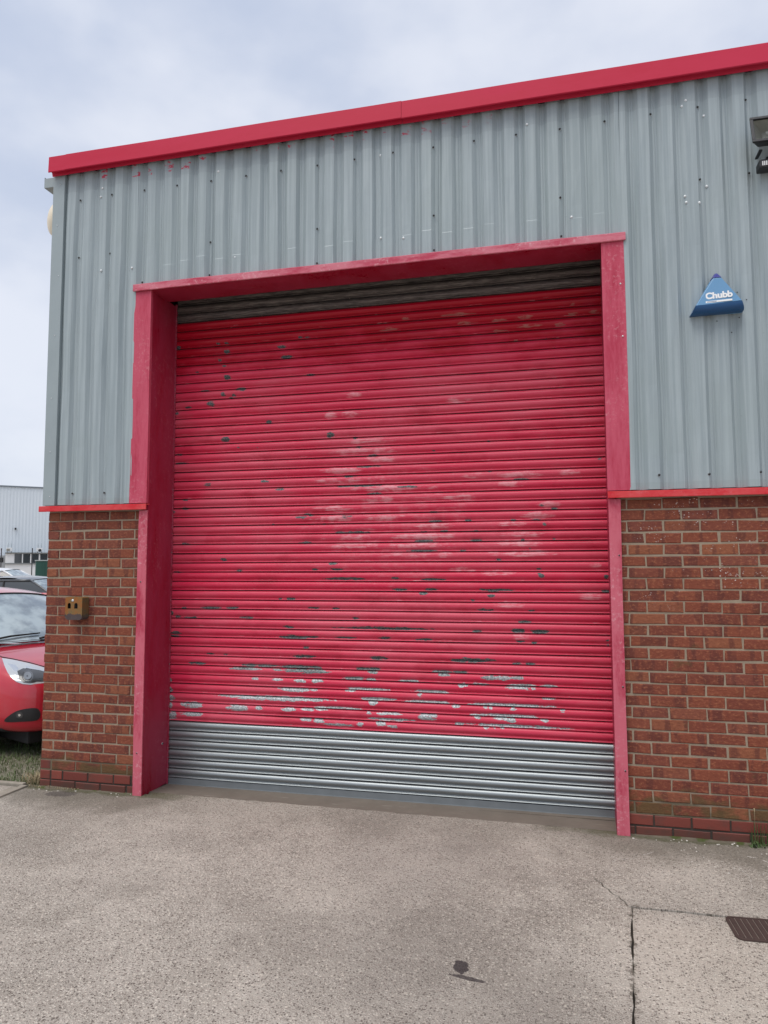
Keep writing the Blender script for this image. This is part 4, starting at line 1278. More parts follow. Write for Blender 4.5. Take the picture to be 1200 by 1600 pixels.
def rrect(w_, d_, r, n=5):
    out = []
    for cx, cy_, a0 in ((w_ - r, -d_ + r, -90), (w_ - r, d_ - r, 0), (-w_ + r, d_ - r, 90), (-w_ + r, -d_ + r, 180)):
        for i in range(n + 1):
            a = math.radians(a0 + 90 * i / n)
            out.append((cx + r * math.cos(a), cy_ + r * math.sin(a)))
    return out


o_, i_ = rrect(GW, GD, GR), rrect(GW - 0.013, GD - 0.013, GR - 0.008)
k = len(o_)
mb = MB().add([(*q, 0.003) for q in o_] + [(*q, 0.005) for q in i_] + [(*q, -0.012) for q in i_] + [(*q, -0.02) for q in o_],
              [(i, (i + 1) % k, k + (i + 1) % k, k + i) for i in range(k)] + [(k + i, k + (i + 1) % k, 2 * k + (i + 1) % k, 2 * k + i) for i in range(k)] + [(3 * k + i, 3 * k + (i + 1) % k, (i + 1) % k, i) for i in range(k)])
mb.build('frame', MAT['iron'], dr)
pan = MB().add([(*q, 0.0015) for q in i_], [tuple(range(k))])
pan.build('silt_bed', plain('pale silt', (0.21, 0.175, 0.15), 0.9, 0, 0.35, 40), dr)
nb = 11
for j in range(nb):
    xa = -GW + 0.018 + j * (2 * GW - 0.036) / nb
    xb = xa + (2 * GW - 0.036) / nb - 0.005
    ins = 0.020 if j in (0, nb - 1) else 0.015
    MB().box(xa, xb, -GD + ins, GD - ins, -0.004, 0.0055, 0.0015).build('bar', MAT['iron'], dr)

# ------------------------------------------------------------------ weed and stones at the foot of the wall
MAT['leaf'] = plain('weed leaf', (0.065, 0.105, 0.030), 0.6, 0, 0.35, 30)
MAT['straw'] = plain('dry stalk', (0.34, 0.27, 0.16), 0.8, 0, 0.3, 30)


def blade(mb, base, ang, h, lean, w_):
    d = Vector((math.cos(ang), math.sin(ang), 0))
    s = Vector((-d.y, d.x, 0)) * w_
    b = Vector(base)
    p1 = b + d * lean * 0.3 + Vector((0, 0, h * 0.6))
    p2 = b + d * lean + Vector((0, 0, h))
    mb.add([b - s, b + s, p1 + s * 0.8, p1 - s * 0.8, p2], [(0, 1, 2, 3), (3, 2, 4)])


for wx, lab in ((5.165, 'small green weed with upright stalks growing against the right brick wall'),):
    wd = tag(empty('weed', (wx, -0.012, GZ)), lab, 'weed')
    mb = MB()
    for k in range(26):
        blade(mb, (random.uniform(-.05, .05), random.uniform(-.02, .005), 0), random.uniform(3.4, 6.0), random.uniform(.07, .19), random.uniform(.005, .04), 0.0022)
    mb.build('stalks', MAT['leaf'], wd)
    mb = MB()
    for k in range(26):
        blade(mb, (random.uniform(-.06, .02), random.uniform(-.05, 0), 0), random.uniform(0, 6.28), random.uniform(.01, .035), random.uniform(.02, .045), 0.006)
    mb.build('leaves', MAT['leaf'], wd)
    MB().tube([(-0.03, -0.01, 0), (-0.028, -0.012, 0.2), (-0.03, -0.013, 0.225)], [0.0015, 0.0015, 0.004], 6).build('dry_stalk', MAT['straw'], wd)

MAT['pebble'] = plain('white limestone chip', (0.62, 0.58, 0.52), 0.85, 0, 0.2, 40)
gv = MB()
for k in range(150):
    if k < 40:
        x, y = random.choice((random.uniform(4.40, 5.6), random.uniform(4.40, 5.6), random.uniform(-0.05, 0.83))), -abs(random.gauss(0.0, 0.05)) - 0.006
        sz = random.uniform(0.003, 0.008)
    elif k < 70:
        x, y = random.uniform(4.6, 5.3), random.uniform(-0.5, -0.05)
        sz = random.uniform(0.002, 0.006)
    else:
        x, y = random.uniform(-0.3, 5.5), random.uniform(-3.0, -0.05)
        sz = random.uniform(0.0015, 0.004)
    bm = bmesh.new()
    bmesh.ops.create_icosphere(bm, subdivisions=1, radius=sz)
    for v in bm.verts:
        v.co = Vector((x, y, GZ + sz * 0.3)) + v.co * random.uniform(0.7, 1.25)
        v.co.z = GZ + (v.co.z - GZ) * 0.6
    gv.bm(bm)
tag(gv.build('stone_chips', MAT['pebble']), 'scattered pale stone chips lying on the concrete', 'stones', kind='stuff')

# silt and moss gathered where the walls meet the concrete
m, t = new_mat('mossy silt')
p = t.pos()
c = t.mix(t.noise(p, 16, 5, 0.7), (0.075, 0.062, 0.045), (0.20, 0.175, 0.13))
c = t.mix(t.ramp(t.noise(t.scaled(p, (1, 1, 1), (4, 2, 1)), 11, 4), 0.52, 0.62), c, (0.070, 0.085, 0.028))
finish(t, c, 0.95, 0, t.noise(p, 140, 4), 0.9, 0.005, 0.2)
mb = MB()
for xa, xb in ((-0.01, 0.835), (4.405, 8.9)):
    n_ = int((xb - xa) / 0.02)
    rows = []
    for i in range(n_ + 1):
        x = xa + (xb - xa) * i / n_
        wd = 0.010 + 0.022 * max(0, math.sin(x * 5.3 + 1) * 0.5 + math.sin(x * 13.7) * 0.4 + 0.35) + random.uniform(0, 0.006)
        ht = 0.003 + wd * 0.22
        rows.append([(x, 0.004, GZ + ht), (x, -wd * 0.45, GZ + ht * random.uniform(0.5, 0.8)), (x, -wd, GZ - 0.001)])
    mb.grid(rows, True)
tag(mb.build('silt', m, fix=False), 'thin line of mossy silt along the foot of the brick walls', 'silt', kind='stuff')

# ------------------------------------------------------------------ grass by the corner
m, t = new_mat('patchy turf soil')
p = t.pos()
c = t.mix(t.noise(p, 6, 6, 0.7), (0.10, 0.10, 0.055), (0.22, 0.20, 0.15))
c = t.mix(t.ramp(t.noise(p, 90, 3), 0.55, 0.65), c, (0.38, 0.35, 0.30))
finish(t, c, 0.95, 0, t.noise(p, 60, 4), 0.8, 0.01)
MAT['turf'] = m
slab('turf', [(-9.0, 0.046), (-0.012, 0.046), (-0.012, 6.0), (-9.0, 6.0)], -0.06, 0.004, MAT['turf'], None)
tag(bpy.data.objects['turf'], 'patchy turf and soil strip beside the building', 'ground', kind='structure')
for nm, nb_, cols, lab in (('grass', 15000, 'leaf2', 'short scruffy grass growing beside the building under the red car'), ('dry_grass', 420, 'straw', 'dry straw-coloured grass tufts at the foot of the brick corner')):
    mb = MB()
    for k in range(nb_):
        if nm == 'grass':
            y = 0.05 + 2.9 * random.random() ** 1.6
            x = -0.02 - y * 0.62 - random.random() ** 1.2 * 2.4 + 0.35
            if x > -0.015 or (y < 0.5 and random.random() < 0.45):
                continue
            h = random.uniform(.012, .045)
        else:
            x, y = -0.02 - abs(random.gauss(0, 0.11)), 0.05 + abs(random.gauss(0, 0.10))
            if k % 4 == 0:
                x, y = random.uniform(-.08, .35), random.uniform(-.03, -.004)
            h = random.uniform(.02, .10) if k % 4 else random.uniform(.006, .02)
        blade(mb, (x, y, 0.004 if y > 0 else GZ), random.uniform(0, 6.28), h, h * random.uniform(.3, 1.0), random.uniform(.0018, .0032))
    if cols == 'leaf2':
        m, t = new_mat('grass blades')
        c = t.mix(t.noise(t.pos(), 5, 3), (0.050, 0.090, 0.022), (0.12, 0.17, 0.055))
        c = t.mix(t.ramp(t.noise(t.pos(), 45, 2), 0.58, 0.70), c, (0.28, 0.27, 0.16))
        finish(t, c, 0.7)
        mm = m
    else:
        mm = MAT['straw']
    tag(mb.build(nm, mm, fix=False), lab, 'grass', kind='stuff')

# ------------------------------------------------------------------ parked cars
def car_paint(name, col, flake=0.0):
    m, t = new_mat(name)
    p = t.n('ShaderNodeTexCoord').outputs['Object']
    dirt = t.noise(p, 3.5, 5, 0.65)
    c = t.mix(t.math('MULTIPLY', t.ramp(dirt, 0.5, 0.75), 0.18), col, tuple(x * 0.6 + 0.10 for x in col))
    finish(t, c, t.math('ADD', 0.30, t.math('MULTIPLY', dirt, 0.12)), flake, None, coat=1.0)
    return m


m, t = new_mat('car window glass')
p = t.n('ShaderNodeTexCoord').outputs['Object']
finish(t, t.mix(t.ramp(t.noise(p, 3.2, 4), 0.38, 0.62), (0.20, 0.25, 0.29), (0.48, 0.56, 0.58)), 0.06, 0.35, None, spec=0.9, coat=0.6)  # pale mottling in the colour imitates reflections and shapes behind the glass
MAT['carglass'] = m
m, t = new_mat('dark car window glass')
finish(t, (0.03, 0.036, 0.04), 0.05, 0.0, None, spec=0.8, coat=0.3)
MAT['darkglass'] = m
MAT['tyre'] = plain('tyre rubber', (0.02, 0.02, 0.021), 0.85)
MAT['rim'] = plain('alloy wheel', (0.42, 0.43, 0.44), 0.3, 0.8)
MAT['underbody'] = plain('underbody black', (0.012, 0.012, 0.013), 0.8)
MAT['chrome'] = plain('chrome', (0.75, 0.76, 0.77), 0.12, 1.0, 0.03)
MAT['lampglass'] = plain('clear lamp lens', (0.55, 0.58, 0.60), 0.10, 0.25, 0.08, 20, 0.05, 0.8)
MAT['lampdark'] = plain('lamp inner black', (0.035, 0.037, 0.04), 0.25, 0.0, 0.2, 20, 0.05, 0.8)
MAT['redlens'] = plain('red tail lens', (0.35, 0.01, 0.012), 0.15, 0, 0.1)


def subsurf(o, lv=2):
    md = o.modifiers.new('sub', 'SUBSURF')
    md.levels = md.render_levels = lv
    dg = bpy.context.evaluated_depsgraph_get()
    me_ = bpy.data.meshes.new_from_object(o.evaluated_get(dg))
    o.modifiers.clear()
    mats = list(o.data.materials)
    o.data = me_
    me_.polygons.foreach_set('use_smooth', [True] * len(me_.polygons))
    return o


def lerp_tab(tab, x):
    xs = [r[0] for r in tab]
    return [float(np.interp(x, xs, [r[k] for r in tab])) for k in range(1, len(tab[0]))]


def make_car(name, label, loc, rz, paint, H=1.48, L=4.45, Wd=1.82, belt=0.98, ws=(1.02, 0.22), rear=(-1.30, -1.95), bonnet=0.92, glass='carglass', rails=False):
    """x forward, y left; body shell, glasshouse, wheels, lamps"""
    root = empty(name, loc, rz)
    tag(root, label, 'car', 'cars parked beside the building')
    h, w = L / 2, Wd / 2
    #  x, half width, sill z, shoulder z, centre top z
    tab = [(-h, w * 0.62, 0.40, 0.74, 0.86), (-h + 0.06, w * 0.76, 0.32, 0.82, 0.96), (-h + 0.25, w * 0.90, 0.26, 0.88, belt + 0.01), (-h + 0.7, w * 0.985, 0.22, 0.90, belt + 0.02),
           (-0.8, w, 0.20, 0.89, belt + 0.01), (0.3, w, 0.20, 0.87, belt), (ws[0] - 0.05, w * 0.99, 0.20, 0.85, belt - 0.005), (h - 0.85, w * 0.975, 0.21, 0.82, bonnet + 0.005),
           (h - 0.50, w * 0.94, 0.22, 0.79, bonnet - 0.055), (h - 0.24, w * 0.86, 0.22, 0.745, bonnet - 0.125), (h - 0.09, w * 0.74, 0.23, 0.68, bonnet - 0.20), (h, w * 0.55, 0.27, 0.58, bonnet - 0.31)]
    rows = []
    for x, hw, zl, zs, zt in tab:
        half = [(0.0, zl), (hw * 0.70, zl), (hw * 0.93, zl + 0.02), (hw * 0.985, zl + 0.12), (hw, zl + 0.30 * (zs - zl) + 0.05), (hw * 0.992, zl + 0.72 * (zs - zl)), (hw * 0.955, zs),
                (hw * 0.86, zs + 0.62 * (zt - zs)), (hw * 0.52, zt - 0.012), (0.0, zt)]
        rows.append([(x, y, z) for y, z in half] + [(x, -y, z) for y, z in half[-2:0:-1]])
    mb = MB().grid(rows, True, True)
    n = len(rows[0])
    mb.f += [tuple(range(n)), tuple(range((len(rows) - 1) * n + n - 1, (len(rows) - 1) * n - 1, -1))]
    mb.sm += [True, True]
    body = subsurf(mb.build('body', paint, root), 2)
    # --- glasshouse: curved patches between the belt ring and the roof
    rz_ = H
    fb, ft, rt, rb = ws[0], ws[1], rear[0], rear[1]
    wb, wt = w * 0.80, w * 0.62

    def patch(fn, nu, nv):
        return [[fn(i / nu, j / nv) for j in range(nv + 1)] for i in range(nu + 1)]

    def screen(u, v):                       # u up, v across
        y = (wb + (wt - wb) * u) * (2 * v - 1)
        k = 1 - (2 * v - 1) ** 2
        return (fb + (ft - fb) * u + 0.13 * k, y, belt - 0.02 + (rz_ - 0.13 - belt + 0.02) * u + 0.05 * k * u + 0.02 * math.sin(math.pi * u))

    def rearscreen(u, v):
        y = (wb * 0.93 + (wt * 0.95 - wb * 0.93) * u) * (2 * v - 1)
        k = 1 - (2 * v - 1) ** 2
        return (rb + (rt - rb) * u - 0.07 * k, y, belt + 0.0 + (rz_ - 0.14 - belt) * u + 0.05 * k * u)

    def roof(u, v):                         # u front to back
        y = (wt + (wt * 0.95 - wt) * u) * (2 * v - 1)
        k = 1 - (2 * v - 1) ** 2
        zc = rz_ - 0.13 - 0.010 * u + 0.05 * k + 0.075 * math.sin(math.pi * u) ** 0.8
        return (ft + 0.13 * k * (1 - u) * 1.0 + (rt - ft) * u - 0.07 * k * u, y, zc)
    MB().grid(patch(screen, 8, 12), True).build('windscreen', MAT[glass], root)
    MB().grid(patch(rearscreen, 6, 10), True).build('rear_window', MAT['darkglass'], root)
    MB().tube([Vector(screen(1.0, v / 12)) + Vector((0.004, 0, 0.004)) for v in range(13)], 0.008, 6).build('screen_seal', MAT['black'], root)
    rfo = MB().grid(patch(roof, 10, 12), True).build('roof', paint, root)
    for sgn in (1, -1):
        def side(u, v):                     # u up, v front to back
            a = Vector(screen(u, 1.0 if sgn > 0 else 0.0))
            b = Vector(rearscreen(u, 1.0 if sgn > 0 else 0.0))
            q = a.lerp(b, v)
            q.y += sgn * (0.05 * math.sin(math.pi * v) + 0.02 * math.sin(math.pi * u))
            return tuple(q)
        MB().grid([[side(0.0 + 1.0 * i / 6, j / 14) for j in range(15)] for i in range(7)], True).build('side_window', MAT['darkglass' if glass != 'clear' else glass], root)
        # painted pillars and cant rail
        off = lambda q: (q[0], q[1] + sgn * 0.006, q[2] + 0.004)
        MB().tube([off(screen(u, 1.0 if sgn > 0 else 0.0)) for u in (-0.05, 0.2, 0.4, 0.6, 0.8, 1.0)], [0.034, 0.030, 0.027, 0.026, 0.027, 0.030], 8).build('front_pillar', paint, root)
        MB().tube([off(side(1.0, v)) for v in (0, 0.2, 0.4, 0.6, 0.8, 1.0)], 0.030, 8).build('roof_rail' if rails else 'roof_edge', paint, root)
        MB().tube([off(side(u, 0.97)) for u in (-0.05, 0.3, 0.6, 1.0)], [0.10, 0.085, 0.065, 0.04], 8).build('rear_pillar', paint, root)
        MB().tube([off(side(u, 0.47)) for u in (0.0, 0.5, 1.0)], 0.022, 6).build('door_pillar', MAT['underbody'], root)
        # door mirror
        bm = bmesh.new()
        bmesh.ops.create_uvsphere(bm, u_segments=12, v_segments=8, radius=1)
        for v in bm.verts:
            v.co = Vector((fb - 0.10 + v.co.x * 0.065 - abs(v.co.y) * 0.02, sgn * (w + 0.045 + v.co.y * 0.095), belt + 0.065 + v.co.z * 0.062))
        MB().bm(bm, True).build('door_mirror', paint, root)
    # --- wheels
    for fx in (h - 0.86, -h + 0.80):
        for sgn in (1, -1):
            c = (fx, sgn * (w - 0.105), 0.315)
            MB().lathe([(0.0, -0.10), (0.345, -0.10), (0.365, -0.06), (0.365, 0.06), (0.345, 0.10), (0.0, 0.10)], (fx, sgn * (w - 0.10), 0.36), 'y', 28).build('wheel_arch', MAT['underbody'], root)
            wh = MB().lathe([(0.20, -0.10), (0.285, -0.108), (0.312, -0.085), (0.315, 0.0), (0.312, 0.085), (0.285, 0.108), (0.20, 0.10)], c, 'y', 28).build('wheel', MAT['tyre'], root)
            rm = MB().lathe([(0.205, 0.085 * sgn), (0.198, 0.105 * sgn), (0.185, 0.09 * sgn), (0.18, 0.02 * sgn), (0.0, 0.02 * sgn)], c, 'y', 24)
            for k in range(5):
                a = 2 * math.pi * k / 5
                rm.tube([(c[0], c[1] + sgn * 0.085, c[2]), (c[0] + 0.19 * math.cos(a), c[1] + sgn * 0.092, c[2] + 0.19 * math.sin(a))], [0.035, 0.022], 6)
            rm.build('rim', MAT['rim'], wh)
    # scuttle and wipers
    MB().grid([[(fb + 0.02 + 0.13 * (1 - (2 * v - 1) ** 2), wb * 0.98 * (2 * v - 1), belt - 0.010), (fb + 0.14 + 0.12 * (1 - (2 * v - 1) ** 2), wb * 0.98 * (2 * v - 1), belt + 0.006)] for v in [i / 12 for i in range(13)]], True).build('scuttle', MAT['black'], root)
    for y0, y1 in ((-0.60, 0.02), (-0.02, 0.58)):
        vv = lambda y: (y / wb + 1) / 2
        a, b = Vector(screen(0.02, vv(y0))), Vector(screen(0.10, vv(y1)))
        MB().tube([a + Vector((0.02, 0, 0.012)), a.lerp(b, 0.5) + Vector((0.02, 0, 0.03)), b + Vector((0.01, 0, 0.018))], [0.012, 0.011, 0.007], 6).build('wiper', MAT['black'], root)
    # tail lamps, plate
    for sgn in (1, -1):
        MB().box(-h - 0.005, -h + 0.20, sgn * w * 0.80 - 0.09, sgn * w * 0.80 + 0.09, 0.72, 0.88, 0.03).build('tail_lamp', MAT['redlens'], root)
    return root, body, screen


def surface_patch(name, outline, ray, bvh, m, parent, lift=0.006, step=None, thick=0.012):
    """a piece with the given outline laid on a car body: every point is dropped onto the surface along ray(u, v)"""
    pts, tris = triangulate(outline, (), step)
    vs, ok = [], True
    for q in pts:
        o_, d_ = ray(q)
        hit, nrm_, idx, dist = bvh.ray_cast(o_, d_)
        if hit is None:
            return None
        if nrm_.dot(d_) > 0:
            nrm_ = -nrm_
        vs.append((hit, nrm_))
    n = len(vs)
    k = len(outline)
    mb = MB().add([tuple(p + nn * lift) for p, nn in vs], tris, True)
    mb.add([tuple(p + nn * lift) for p, nn in vs[:k]] + [tuple(p - nn * thick) for p, nn in vs[:k]], [(i, (i + 1) % k, k + (i + 1) % k, k + i) for i in range(k)])
    return mb.build(name, m, parent)


def smooth_loop(pts, n=6):
    """closed Catmull-Rom through the points"""
    out = []
    k = len(pts)
    for i in range(k):
        p0, p1, p2, p3 = (Vector(pts[(i + j - 1) % k]) for j in range(4))
        for s in range(n):
            u = s / n
            out.append(tuple(0.5 * ((2 * p1) + (p2 - p0) * u + (2 * p0 - 5 * p1 + 4 * p2 - p3) * u * u + (3 * p1 - p0 - 3 * p2 + p3) * u ** 3)))
    return out


def body_tree(body):
    bm = bmesh.new()
    bm.from_mesh(body.data)
    t_ = BVHTree.FromBMesh(bm)
    bm.free()
    return t_


def front_lamps(root, body, w, h):
    """generic headlamps for cars seen from afar, laid on from straight ahead"""
    bt = body_tree(body)
    for sgn in (1, -1):
        lp_ = [(sgn * w * 0.52, 0.62), (sgn * w * 0.66, 0.70), (sgn * w * 0.80, 0.735), (sgn * w * 0.82, 0.68), (sgn * w * 0.74, 0.61), (sgn * w * 0.60, 0.585)]
        if sgn < 0:
            lp_ = lp_[::-1]
        surface_patch('headlamp', smooth_loop(lp_, 4), lambda q: (Vector((h + 1, q[0], q[1])), Vector((-1, 0, 0))), bt, MAT['lampglass'], root)
    surface_patch('grille', [(-0.42, 0.36), (0.42, 0.36), (0.38, 0.52), (-0.38, 0.52)], lambda q: (Vector((h + 1, q[0], q[1])), Vector((-1, 0, 0))), bt, MAT['black'], root, 0.004, 0.08)


MAT['redcar'] = car_paint('red car paint', (0.50, 0.006, 0.026))
CAR_A = math.radians(22)
redcar, rbody, rscreen = make_car('parked_car', 'bright red hatchback parked nose-in beside the brick corner', (-2.39, 2.05, 0.0), -CAR_A, MAT['redcar'], H=1.52, L=4.45, Wd=1.84, belt=0.98, ws=(0.98, 0.20), bonnet=0.93)
inv = (Matrix.Translation((-2.39, 2.05, 0.0)) @ Matrix.Rotation(-CAR_A, 4, 'Z')).inverted()


def photo_ray(q):
    o_ = inv @ CAM
    d_ = (inv.to_3x3() @ (FW + (q[0] - 600) / F_PX * RT - (q[1] - 800) / F_PX * UP)).normalized()
    return o_, d_


rt_ = body_tree(rbody)
# front lamp: clear lens with dark projector bowl and chrome ring
hl = surface_patch('headlamp', [(3, 1029), (20, 1031.5), (45, 1037), (70, 1044), (90, 1051), (92, 1062), (70, 1067.5), (48, 1070), (36, 1069), (26, 1065.5), (18, 1059), (12, 1051), (7, 1041)], photo_ray, rt_, MAT['lampglass'], redcar, 0.006, 5)
if hl:
    surface_patch('lamp_bezel', [(27, 1050), (36, 1045.5), (60, 1048), (88, 1055), (90, 1061), (68, 1065.5), (47, 1068), (37, 1067), (30, 1061)], photo_ray, rt_, MAT['lampdark'], hl, 0.010, 4)
    surface_patch('lamp_fin', [(12, 1038), (24, 1040), (29, 1046), (27, 1049), (31, 1062), (27, 1061.5), (21, 1048)], photo_ray, rt_, MAT['chrome'], hl, 0.009)
    surface_patch('lamp_brow', [(40, 1042), (88, 1053), (88, 1055.5), (60, 1048.5), (40, 1045.5)], photo_ray, rt_, MAT['chrome'], hl, 0.012)
    ring = lambda r: [(43 + r * math.cos(a), 1057.5 + r * 0.95 * math.sin(a)) for a in [2 * math.pi * k / 18 for k in range(18)]]
    surface_patch('projector', ring(8.6), photo_ray, rt_, plain('smoked projector', (0.16, 0.17, 0.18), 0.15, 0.6, 0.1, 20, 0.05, 0.8), hl, 0.013)
    surface_patch('projector_lens', ring(6.0), photo_ray, rt_, plain('projector glass', (0.25, 0.27, 0.29), 0.06, 0.4, 0.1, 20, 0.0, 0.9), hl, 0.016)
fg = surface_patch('fog_lamp_recess', smooth_loop([(7, 1127), (22, 1113), (40, 1107.5), (58, 1107), (63, 1116), (58, 1125), (36, 1127.5)], 4), photo_ray, rt_, MAT['black'], redcar, 0.004, 5)
if fg:
    surface_patch('fog_lamp', [(31 + 5.5 * math.cos(a), 1117 + 5 * math.sin(a)) for a in [2 * math.pi * k / 14 for k in range(14)]], photo_ray, rt_, MAT['lampdark'], fg, 0.007)
    surface_patch('fog_bulb', [(31 + 2 * math.cos(a), 1117 + 2 * math.sin(a)) for a in [2 * math.pi * k / 10 for k in range(10)]], photo_ray, rt_, MAT['chrome'], fg, 0.010)
surface_patch('bonnet_gap', [(-14, 1018.5), (3, 1026.2), (20, 1029.2), (45, 1034.6), (70, 1041.6), (92, 1048.6), (92, 1049.8), (70, 1042.8), (45, 1035.8), (20, 1030.4), (3, 1027.4), (-14, 1019.7)], photo_ray, rt_, MAT['underbody'], redcar, 0.003)
# lower air dam and undertray
MB().box(1.35, 2.06, -0.62, 0.62, 0.13, 0.30, 0.02).build('undertray', MAT['underbody'], redcar)
MB().tube([(1.62, -0.84, 0.30), (1.86, -0.74, 0.275), (2.04, -0.58, 0.27), (2.14, -0.30, 0.27), (2.17, 0, 0.27), (2.14, 0.30, 0.27), (2.04, 0.58, 0.27)], 0.035, 8).build('front_splitter', MAT['underbody'], redcar)
surface_patch('air_dam', [(-30, 1147), (30, 1142), (75, 1140), (75, 1155), (-30, 1166)], photo_ray, rt_, MAT['underbody'], redcar, 0.012, 8)
lp2 = [(0.36 - 0.0, 0.36), (-0.36, 0.36), (-0.44, 0.60), (0.44, 0.60)]
surface_patch('grille', lp2[::-1], lambda q: (Vector((4, q[0], q[1])), Vector((-1, 0, 0))), rt_, MAT['black'], redcar, 0.005, 0.06)
surface_patch('headlamp', smooth_loop([(0.50, 0.62), (0.62, 0.70), (0.74, 0.74), (0.77, 0.69), (0.70, 0.62), (0.58, 0.59)], 4), lambda q: (Vector((4, q[0], q[1])), Vector((-1, 0, 0))), rt_, MAT['lampglass'], redcar, 0.006)


def park(px, d, rz, name, label, paint, **kw):
    p = at(px, 900, d)
    r, b, s_ = make_car(name, label, (p.x, p.y, kw.pop('z', 0.0)), rz, paint, **kw)
    front_lamps(r, b, kw.get('Wd', 1.82) / 2, kw.get('L', 4.45) / 2)
    return r


MAT['greycar'] = car_paint('dark grey car paint', (0.050, 0.055, 0.060), 0.3)
MAT['whitecar'] = car_paint('white car paint', (0.74, 0.75, 0.76))
MAT['winecar'] = car_paint('wine red car paint', (0.22, 0.012, 0.022))
park(62, 17.5, 0.0, 'parked_car', 'dark grey hatchback parked behind the red one', MAT['greycar'], H=1.53, belt=1.02, Wd=1.80, L=4.2, z=0.02)
park(8, 23.5, 0.28, 'parked_car', 'white estate car parked behind the dark grey one', MAT['whitecar'], H=1.70, belt=1.12, Wd=1.84, L=4.5, z=0.05, rails=True)
park(128, 21.5, -0.30, 'parked_car', 'wine red car mostly hidden behind the brick corner', MAT['winecar'], H=1.46, belt=0.99, Wd=1.80, L=4.3)

# ------------------------------------------------------------------ far buildings
D_FAR = 60.0
O = at(30, 900, D_FAR)
vd = Vector((O.x - CAM.x, O.y - CAM.y, 0)).normalized()
rgt = Vector((vd.y, -vd.x, 0))
rz_far = math.atan2(rgt.y, rgt.x)
SX = D_FAR * 0.89 / F_PX                       # metres per photograph pixel across
SZ = D_FAR / F_PX
H0 = 885.0                                     # photograph row of the horizon
fx = lambda px: (px - 30) * SX
fz = lambda py: CAM.z + (H0 - py) * SZ
far = tag(empty('far_warehouse', (O.x, O.y, 0), rz_far), 'tall pale grey-blue metal shed in the far left background', 'building')
m, t = new_mat('pale blue-grey sheeting')
p = t.n('ShaderNodeTexCoord').outputs['Object']
c = t.mix(t.noise(t.scaled(p, (3, 3, 0.2)), 1.0, 4), (0.64, 0.70, 0.75), (0.70, 0.76, 0.80))
finish(t, c, 0.5)
MAT['farclad'] = m
mb = MB()
x0, x1 = fx(-900), fx(900)
k = int((x1 - x0) / 0.25)
row0, row1 = [], []
for i in range(k):
    for dx, y in ((0, 0), (0.05, -0.016), (0.13, -0.016), (0.18, 0)):
        row0.append((x0 + i * 0.25 + dx, y, 0)); row1.append((x0 + i * 0.25 + dx, y, fz(759)))
mb.grid([row0, row1], False)
mb.box(x0, x1, 0.05, 18, 0, fz(760))
mb.build('wall', MAT['farclad'], far, fix=False)
MB().box(x0, x1, -0.10, 18, fz(759) + 0.002, fz(757)).build('eaves_trim', plain('slate eaves', (0.18, 0.21, 0.24), 0.5), far)
MB().box(fx(20), fx(23), -0.30, -0.036, fz(826), fz(823), 0.03).build('wall_lamp', MAT['rubber'], far)

off = tag(empty('office_annexe', (O.x, O.y, 0), rz_far), 'low white flat-roofed office with dark windows before the pale shed', 'building')
y0, y1 = -3.0, -0.11
MB().box(fx(8.5), fx(120), y0, y1, 0, fz(864)).build('wall', MAT['white'], off)
MB().box(fx(8.0), fx(121), y0 - 0.15, y1, fz(864) + .003, fz(862.4)).build('roof_edge', plain('grey roof edge', (0.16, 0.17, 0.17), 0.7), off)
for a, b in ((22, 33), (35, 45.5), (47.5, 58.5), (61, 72), (74, 85)):
    wf = MB().box(fx(a), fx(b), y0 - 0.03, y0 + 0.05, fz(878), fz(864.5)).build('window', MAT['darkglass'], off)
    MB().box(fx(b) + 0.005, fx(b + 1.6), y0 - 0.06, y0 - 0.002, fz(878), fz(864.5)).build('mullion', MAT['white'], wf)
MB().box(fx(8.0), fx(121), y0 - 0.10, y0 - 0.002, fz(880), fz(878.2)).build('window_sill', plain('grey sill', (0.22, 0.23, 0.23), 0.7), off)
shed = tag(empty('grey_lean_to', (O.x, O.y, 0), rz_far), 'small grey lean-to with dark opening at the far left edge', 'building')
MB().box(fx(-60), fx(8.2), y0 + .4, y1, 0, fz(867)).build('wall', plain('grey render', (0.34, 0.35, 0.36), 0.8), shed)
MB().box(fx(-1), fx(5.5), y0 + 0.37, y0 + 0.45, fz(877), fz(870)).build('opening', MAT['rubber'], shed)
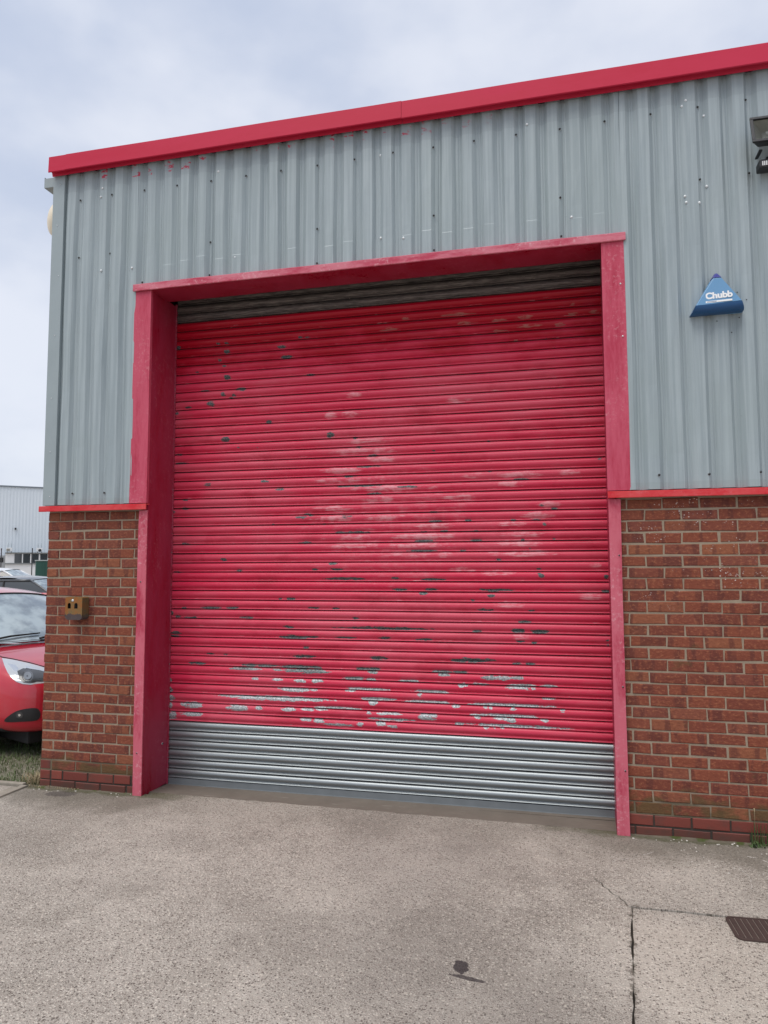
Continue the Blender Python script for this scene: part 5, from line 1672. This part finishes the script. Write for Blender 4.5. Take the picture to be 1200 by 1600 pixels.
for px_, lab, fan in ((13.5, 'beige air conditioning unit seen edge-on upon the white annexe roof', False), (60, 'white air conditioning unit with round black fan upon the annexe roof', True)):
    ac = tag(empty('air_conditioner', (0, 0, 0), rz_far), lab, 'air conditioner')
    c_ = O + rgt * fx(px_) + vd * (-1.2)
    ac.location = (c_.x, c_.y, fz(862.3))
    wd_ = 4.6 * SX
    MB().box(-wd_, wd_, -0.18, 0.18, 0.10, 6.6 * SZ + 0.05, 0.03).build('casing', MAT['white'], ac)
    MB().box(-wd_ * 0.8, -wd_ * 0.6, -0.17, 0.17, 0, 0.099).box(wd_ * 0.6, wd_ * 0.8, -0.17, 0.17, 0, 0.099).build('feet', MAT['rubber'], ac)
    if fan:
        MB().lathe([(0.0, -0.02), (2.6 * SX * 0.95, -0.02), (2.6 * SX, 0.0)], (0.03, -0.181, 3.9 * SZ), 'y', 20).build('fan', MAT['black'], ac)
    else:
        MB().box(-wd_ * 0.95, wd_ * 0.15, -0.2, -0.181, 0.13, 6.2 * SZ).build('side_panel', plain('beige panel', (0.30, 0.28, 0.24), 0.7), ac)
    for s in (-0.5, 0.6):
        MB().tube([(wd_ * s, 0, 6.6 * SZ), (wd_ * s, 0, 6.6 * SZ + 0.45)], 0.02, 6).build('pipe', MAT['trim'], ac)
skip = tag(empty('green_container', at(64, 885, 44)[:2] + (0,), rz_far), 'dark green metal container between the white annexe and the brick corner', 'container')
zt = CAM.z + (885 - 873.5) * 44 / F_PX
MB().box(-0.30, 3.2, -0.8, 0.8, 0.0, zt - 0.06, 0.03).build('body', plain('dark green metal', (0.018, 0.075, 0.055), 0.5), skip)
MB().box(-0.34, 3.24, -0.84, 0.84, zt - 0.059, zt, 0.01).build('lid', plain('pale lid', (0.42, 0.46, 0.45), 0.6), skip)
for k in range(5):
    MB().box(0.1 + k * 0.6, 0.18 + k * 0.6, -0.835, -0.801, 0.05, zt - 0.08).build('rib', skip.children[0].data.materials[0], skip)
for px_, lab in ((1.3, 'thin dark fence post at the far left edge of the view'), (49.8, 'thin dark fence post in front of the annexe windows')):
    q = at(px_, 885, 40)
    po = tag(empty('fence_post', (q.x, q.y, 0)), lab, 'post', 'dark posts before the annexe')
    MB().tube([(0, 0, 0), (0, 0, CAM.z + (885 - 855.5) * 40 / F_PX)], 0.026, 8).build('shaft', MAT['rubber'], po)
    MB().lathe([(0.0, 0.03), (0.03, 0.02), (0.036, -0.02)], (0, 0, CAM.z + (885 - 855.5) * 40 / F_PX), 'z', 8).build('cap', MAT['rubber'], po)
q = at(80, 885, 34)
